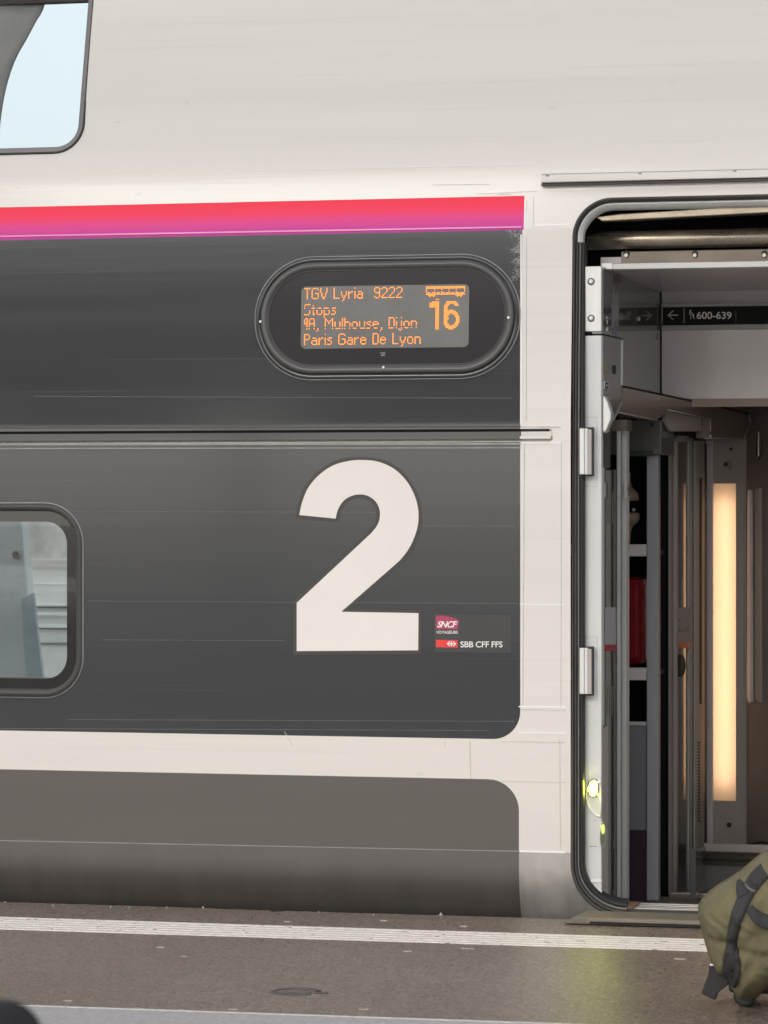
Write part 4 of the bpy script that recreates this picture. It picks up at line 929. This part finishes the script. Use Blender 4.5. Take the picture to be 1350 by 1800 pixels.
for y0, y1, d, mm in ((995, 997, .012, wp), (1061, 1065, .03, wp), (1066, 1069, .012, gp_), (1076, 1081, .03, wp), (1097, 1103, .03, wp), (1104, 1106, .01, gp_), (1130, 1133, .012, gp_), (1024, 1027, .008, wp)):
    MB().box(-30, 20, YW - d, YW + .001, wz(y1), wz(y0)).build('rib', mm, wall)
YPl = 5.2
pc = U(25, 1050, YPl); pil2 = thing('concrete_pillar', (pc.x - .2, YPl + .2, .02), 'pale leaning concrete pillar with a bolted steel plate, seen through the lower carriage window', 'pillar')
def qd(pts, Y, th, m, nm, bev=0): return MB().prism([U(x, y, Y) for x, y in pts], (0, th, 0)).build(nm, m, pil2, bev)
zb = .02
shaft = MB().prism([U(-260, 640, YPl), U(14, 640, YPl), U(74, 1330, YPl), U(-200, 1330, YPl)], (0, .10, 0)).build('shaft', conc, pil2, .01)
qd([(36, 1054), (58, 1041), (76, 1200), (78, 1300), (52, 1300)], YPl - .03, .03, mat('galvanised plate', (.56, .62, .62), .45, metal=.2, var=.12, vscale=12), 'steel_plate', .004)
disc('bolt', U(30, 975, YPl), (0, -1, 0), .022, .02, steel, pil2, 12)

# ================================================================== luggage on the platform
gb = G(1312, 1768); TH = .15; YBg = gb.y - TH - .02
bag = thing('holdall', (gb.x + .02, gb.y, 0), 'olive green canvas holdall with dark straps tilted on the platform by the doorway', 'bag')
OUT = [(1231, 1612), (1231, 1592), (1241, 1577), (1262, 1559), (1300, 1535), (1330, 1510), (1352, 1495), (1400, 1478), (1460, 1476), (1510, 1492), (1545, 1530), (1556, 1590), (1548, 1650), (1520, 1700), (1470, 1732), (1420, 1738), (1380, 1732), (1352, 1735), (1332, 1748), (1313, 1753), (1300, 1751), (1289, 1738), (1278, 1718), (1262, 1708), (1253, 1690), (1246, 1668), (1238, 1640)]
smooth = catmull(OUT + [OUT[0]], 8)[:-1]; BC = (1385, 1620); NB = len(smooth)
def bag_pt(px, py, rho, side, lift=0.0):
    p = U(px, py, YBg + TH)
    bulge = TH * (1 - rho ** 2.6) ** .5 if rho < 1 else 0
    wr = .007 * math.sin(p.x * 60 + p.z * 34) * math.sin(p.z * 47 - p.x * 21 + 1) + .005 * math.sin(p.z * 95 + 14 * math.sin(p.x * 17)) * (1 if py > 1600 else .3) + .004 * math.sin(p.x * 140 + p.z * 90 + 3 * math.sin(p.z * 60))
    cr = -.022 * math.exp(-((py - (1646 + (px - 1250) * .05)) / 8.0) ** 2) * (1 if 1236 < px < 1310 else .2) - .024 * math.exp(-((py - (1657 + (px - 1300) * .22)) / 6.0) ** 2) * (1 if px > 1300 else 0)
    return Vector((p.x, YBg + TH - side * (bulge + (wr + cr) * (1 - rho ** 4) + lift), p.z))
def rho_of(px, py):
    a = math.atan2(py - BC[1], px - BC[0]); best = None
    for i in range(NB):
        x1, y1 = smooth[i]; x2, y2 = smooth[(i + 1) % NB]; dx, dy = math.cos(a), math.sin(a)
        den = dx * (y2 - y1) - dy * (x2 - x1)
        if abs(den) < 1e-9: continue
        t = ((x1 - BC[0]) * (y2 - y1) - (y1 - BC[1]) * (x2 - x1)) / den; u = ((x1 - BC[0]) * dy - (y1 - BC[1]) * dx) / den
        if t > 0 and -1e-6 <= u <= 1 + 1e-6: best = max(best or 0, t)
    return min(math.hypot(px - BC[0], py - BC[1]) / best, 1.0) if best else 1.0
canvas = mat('olive canvas', (.13, .115, .060), .85, var=.2, vscale=14, bump=1.0, bscale=26)
web = mat('dark webbing', (.026, .023, .024), .75, var=.15, vscale=60, bump=.4, bscale=300)
RH = [.0, .06, .12, .18, .24, .30, .36, .42, .48, .53, .58, .63, .68, .72, .76, .80, .83, .86, .89, .91, .93, .95, .965, .98, .99, 1.0]
rings = []
for side, seq in ((1, RH[1:]), (-1, RH[1:-1][::-1])):
    for r in seq: rings.append([bag_pt(BC[0] + (x - BC[0]) * r, BC[1] + (y - BC[1]) * r, r, side) for x, y in smooth])
bm_ = MB().loft(rings, True, True, True); bo = bm_.build('body', canvas, bag)
pip = [bag_pt(x, y, 1.0, 1) + Vector((0, -.004, 0)) for x, y in smooth]
MB().tube(pip + [pip[0]], .0045, 8, cap=False).build('piping', mat('dark olive piping', (.10, .085, .045), .7), bag)
def web_strap(name, centre, widths, m, lift=.004, th=.004, k=5):
    C = catmull(centre, k); Wd = [np.interp(i / (len(C) - 1), np.linspace(0, 1, len(widths)), widths) for i in range(len(C))]; rings = []
    for i, c in enumerate(C):
        a, b = C[max(i - 1, 0)], C[min(i + 1, len(C) - 1)]; t = Vector((b[0] - a[0], b[1] - a[1])).normalized(); n = Vector((-t.y, t.x)); row = []
        for s_k in (-1, -.33, .33, 1):
            q = Vector(c) + n * (Wd[i] / 2 * s_k); row.append(bag_pt(q.x, q.y, rho_of(q.x, q.y), 1, lift + (th if abs(s_k) < .9 else th * .8)))
        for s_k in (1, -1):
            q = Vector(c) + n * (Wd[i] / 2 * s_k); row.append(bag_pt(q.x, q.y, rho_of(q.x, q.y), 1, -.006))
        rings.append(row)
    return MB().loft(rings, True, True, True).build(name, m, bag)
s1 = web_strap('strap', [(1352, 1522), (1338, 1536), (1325, 1556), (1313, 1583), (1302, 1618), (1296, 1650), (1290, 1690), (1285, 1722)], [26, 28, 25, 23, 20, 18, 22, 26], web)
web_strap('strap', [(1328, 1583), (1345, 1599), (1365, 1608), (1400, 1618), (1460, 1624)], [14, 20, 24, 24, 24], web)
web_strap('strap_pad', [(1303, 1541), (1311, 1552), (1318, 1563)], [5, 20, 26], web, .005)
web_strap('strap_pad', [(1303, 1655), (1303, 1680), (1300, 1705), (1292, 1728)], [8, 18, 20, 10], web, .0045)
bk_ = bag_pt(1330, 1548, rho_of(1330, 1548), 1, .012)
MB().tube([bag_pt(x, y, rho_of(x, y), 1, .013) for x, y in ((1320, 1546), (1326, 1550.5), (1333, 1554), (1339, 1555))], .0035, 8).build('buckle', mat('grey plastic buckle', (.13, .12, .12), .35), bag)
MB().tube([bag_pt(x, y, rho_of(x, y), 1, .013) for x, y in ((1328, 1538), (1335, 1543), (1342, 1545))], .003, 8).build('buckle', web, bag)
# loose webbing tab with its slider hanging from the corner
def tabpt(x, y, d): p = U(x, y, YBg + TH - .02 + d); return p
tab = MB().prism([tabpt(x, y, 0) for x, y in ((1246, 1697), (1263, 1696), (1268, 1714), (1279, 1714), (1288, 1722), (1276, 1735), (1262, 1745), (1257, 1759), (1232, 1747), (1238, 1730), (1244, 1715))], (0, .018, 0)).build('loose_strap', web, bag, .004)
MB().box(tabpt(1248, 1697, 0).x, tabpt(1263, 1697, 0).x, tabpt(0, 0, 0).y - .006, tabpt(0, 0, 0).y + .004, tabpt(1250, 1697.5, 0).z, tabpt(1250, 1694, 0).z).build('slider', alu, bag, .001)
MB().box(tabpt(1250, 1697, 0).x, tabpt(1260, 1697, 0).x, tabpt(0, 0, 0).y - .002, tabpt(0, 0, 0).y + .006, tabpt(1250, 1694, 0).z, tabpt(1250, 1689, 0).z).build('slider', black, bag, .001)
wr_ = .028; wc_ = G(1307, 1769)
def wheel(cx, cy):
    b = MB(); rings = []
    for yy, rr in ((-.016, .018), (-.016, .026), (-.010, wr_), (.010, wr_), (.016, .026), (.016, .018)):
        rings.append([(cx + rr * math.cos(q * math.pi / 14), cy + yy, wr_ + rr * math.sin(q * math.pi / 14)) for q in range(28)])
    return b.loft(rings, True, True, True).build('wheel', black, bag)
wheel(wc_.x + .004, wc_.y + .0); wheel(wc_.x + .004, wc_.y + .10)
MB().box(wc_.x - .035, wc_.x + .12, wc_.y - .02, wc_.y + .12, .034, .062).build('wheel_mount', black, bag, .01)
# dark suitcase standing close to the camera, only its rounded corner in view
fo = CAM + ray(10, 1766) * 2.6; far_ = 2.6 + .26 / math.cos(YAW)
fx = (CAM + ray(108, 1800) * (far_ - .02)).x; fz = (CAM + ray(0, 1740) * far_).z
nearc = thing('upright_suitcase', (fx - .2, fo.y, 0), 'black blurred suitcase close to the camera, only its rounded shoulder in the lower left corner', 'suitcase')
blk = mat('matt black shell', (.006, .006, .007), .7, var=.1, spec=.15)
prof_ = rrect(fx - .42, fx, .06, fz, [.05, .05, .034, .034], 8)
MB().prism([(x, fo.y - .02, z) for x, z in prof_], (0, .24, 0)).build('case', blk, nearc, .02)
for dx_ in (-.38, -.05):
    for dy_ in (.02, .18): MB().tube([(fx + dx_, fo.y + dy_ - .012, .026), (fx + dx_, fo.y + dy_ + .012, .026)], .026, 18).build('wheel', black, nearc); MB().box(fx + dx_ - .014, fx + dx_ + .014, fo.y + dy_ - .016, fo.y + dy_ + .016, .04, .064).build('wheel_fork', black, nearc)

# ---- a canopy added overhead to cut the high sky, and the one across the tracks behind the viewer, mirrored as a dark band in the grey paint
cdk = mat('dark canopy timber', (.055, .046, .038), .7, var=.3, vscale=2, stretch=(.3, 2, 1)); cst = mat('canopy steel', (.10, .10, .10), .5)
lm = emit('canopy lamp', (1, .95, .85), 16)
def canopy(y0, y1, z, yc, label, yl):
    can = thing('offscreen_canopy', (0, yc, 0), label, 'canopy')
    MB().box(-60, 60, y0, y1, z, z + .25).build('roof', cdk, can)
    MB().box(-60, 60, y1, y1 + .1, z - .25, z + .3).build('fascia', cst, can); MB().box(-60, 60, y0 - .1, y0, z - .25, z + .3).build('fascia', cst, can)
    for i in range(13): MB().box(-48 + i * 8 - .15, -48 + i * 8 + .15, y0, y1, z - .3, z).build('beam', cst, can)
    for i in range(7): MB().box(-41 + i * 16 - .15, -41 + i * 16 + .15, yc - .15, yc + .15, 0, z - .3).build('column', cst, can)
    if yl:
        for i in range(20): MB().box(-40 + i * 4.5, -38.8 + i * 4.5, yl - .1, yl + .1, z - .4, z - .31).build('lamp', lm, can)
canopy(-38, -17, 5.2, -30, 'long dark canopy across the tracks, mirrored as a dark band in the grey paint', -26)
canopy(NEAR0, NEAR1, 5.5, -8.4, 'added dark canopy out of view over the near platform, shading the upper side of the carriage', 0)
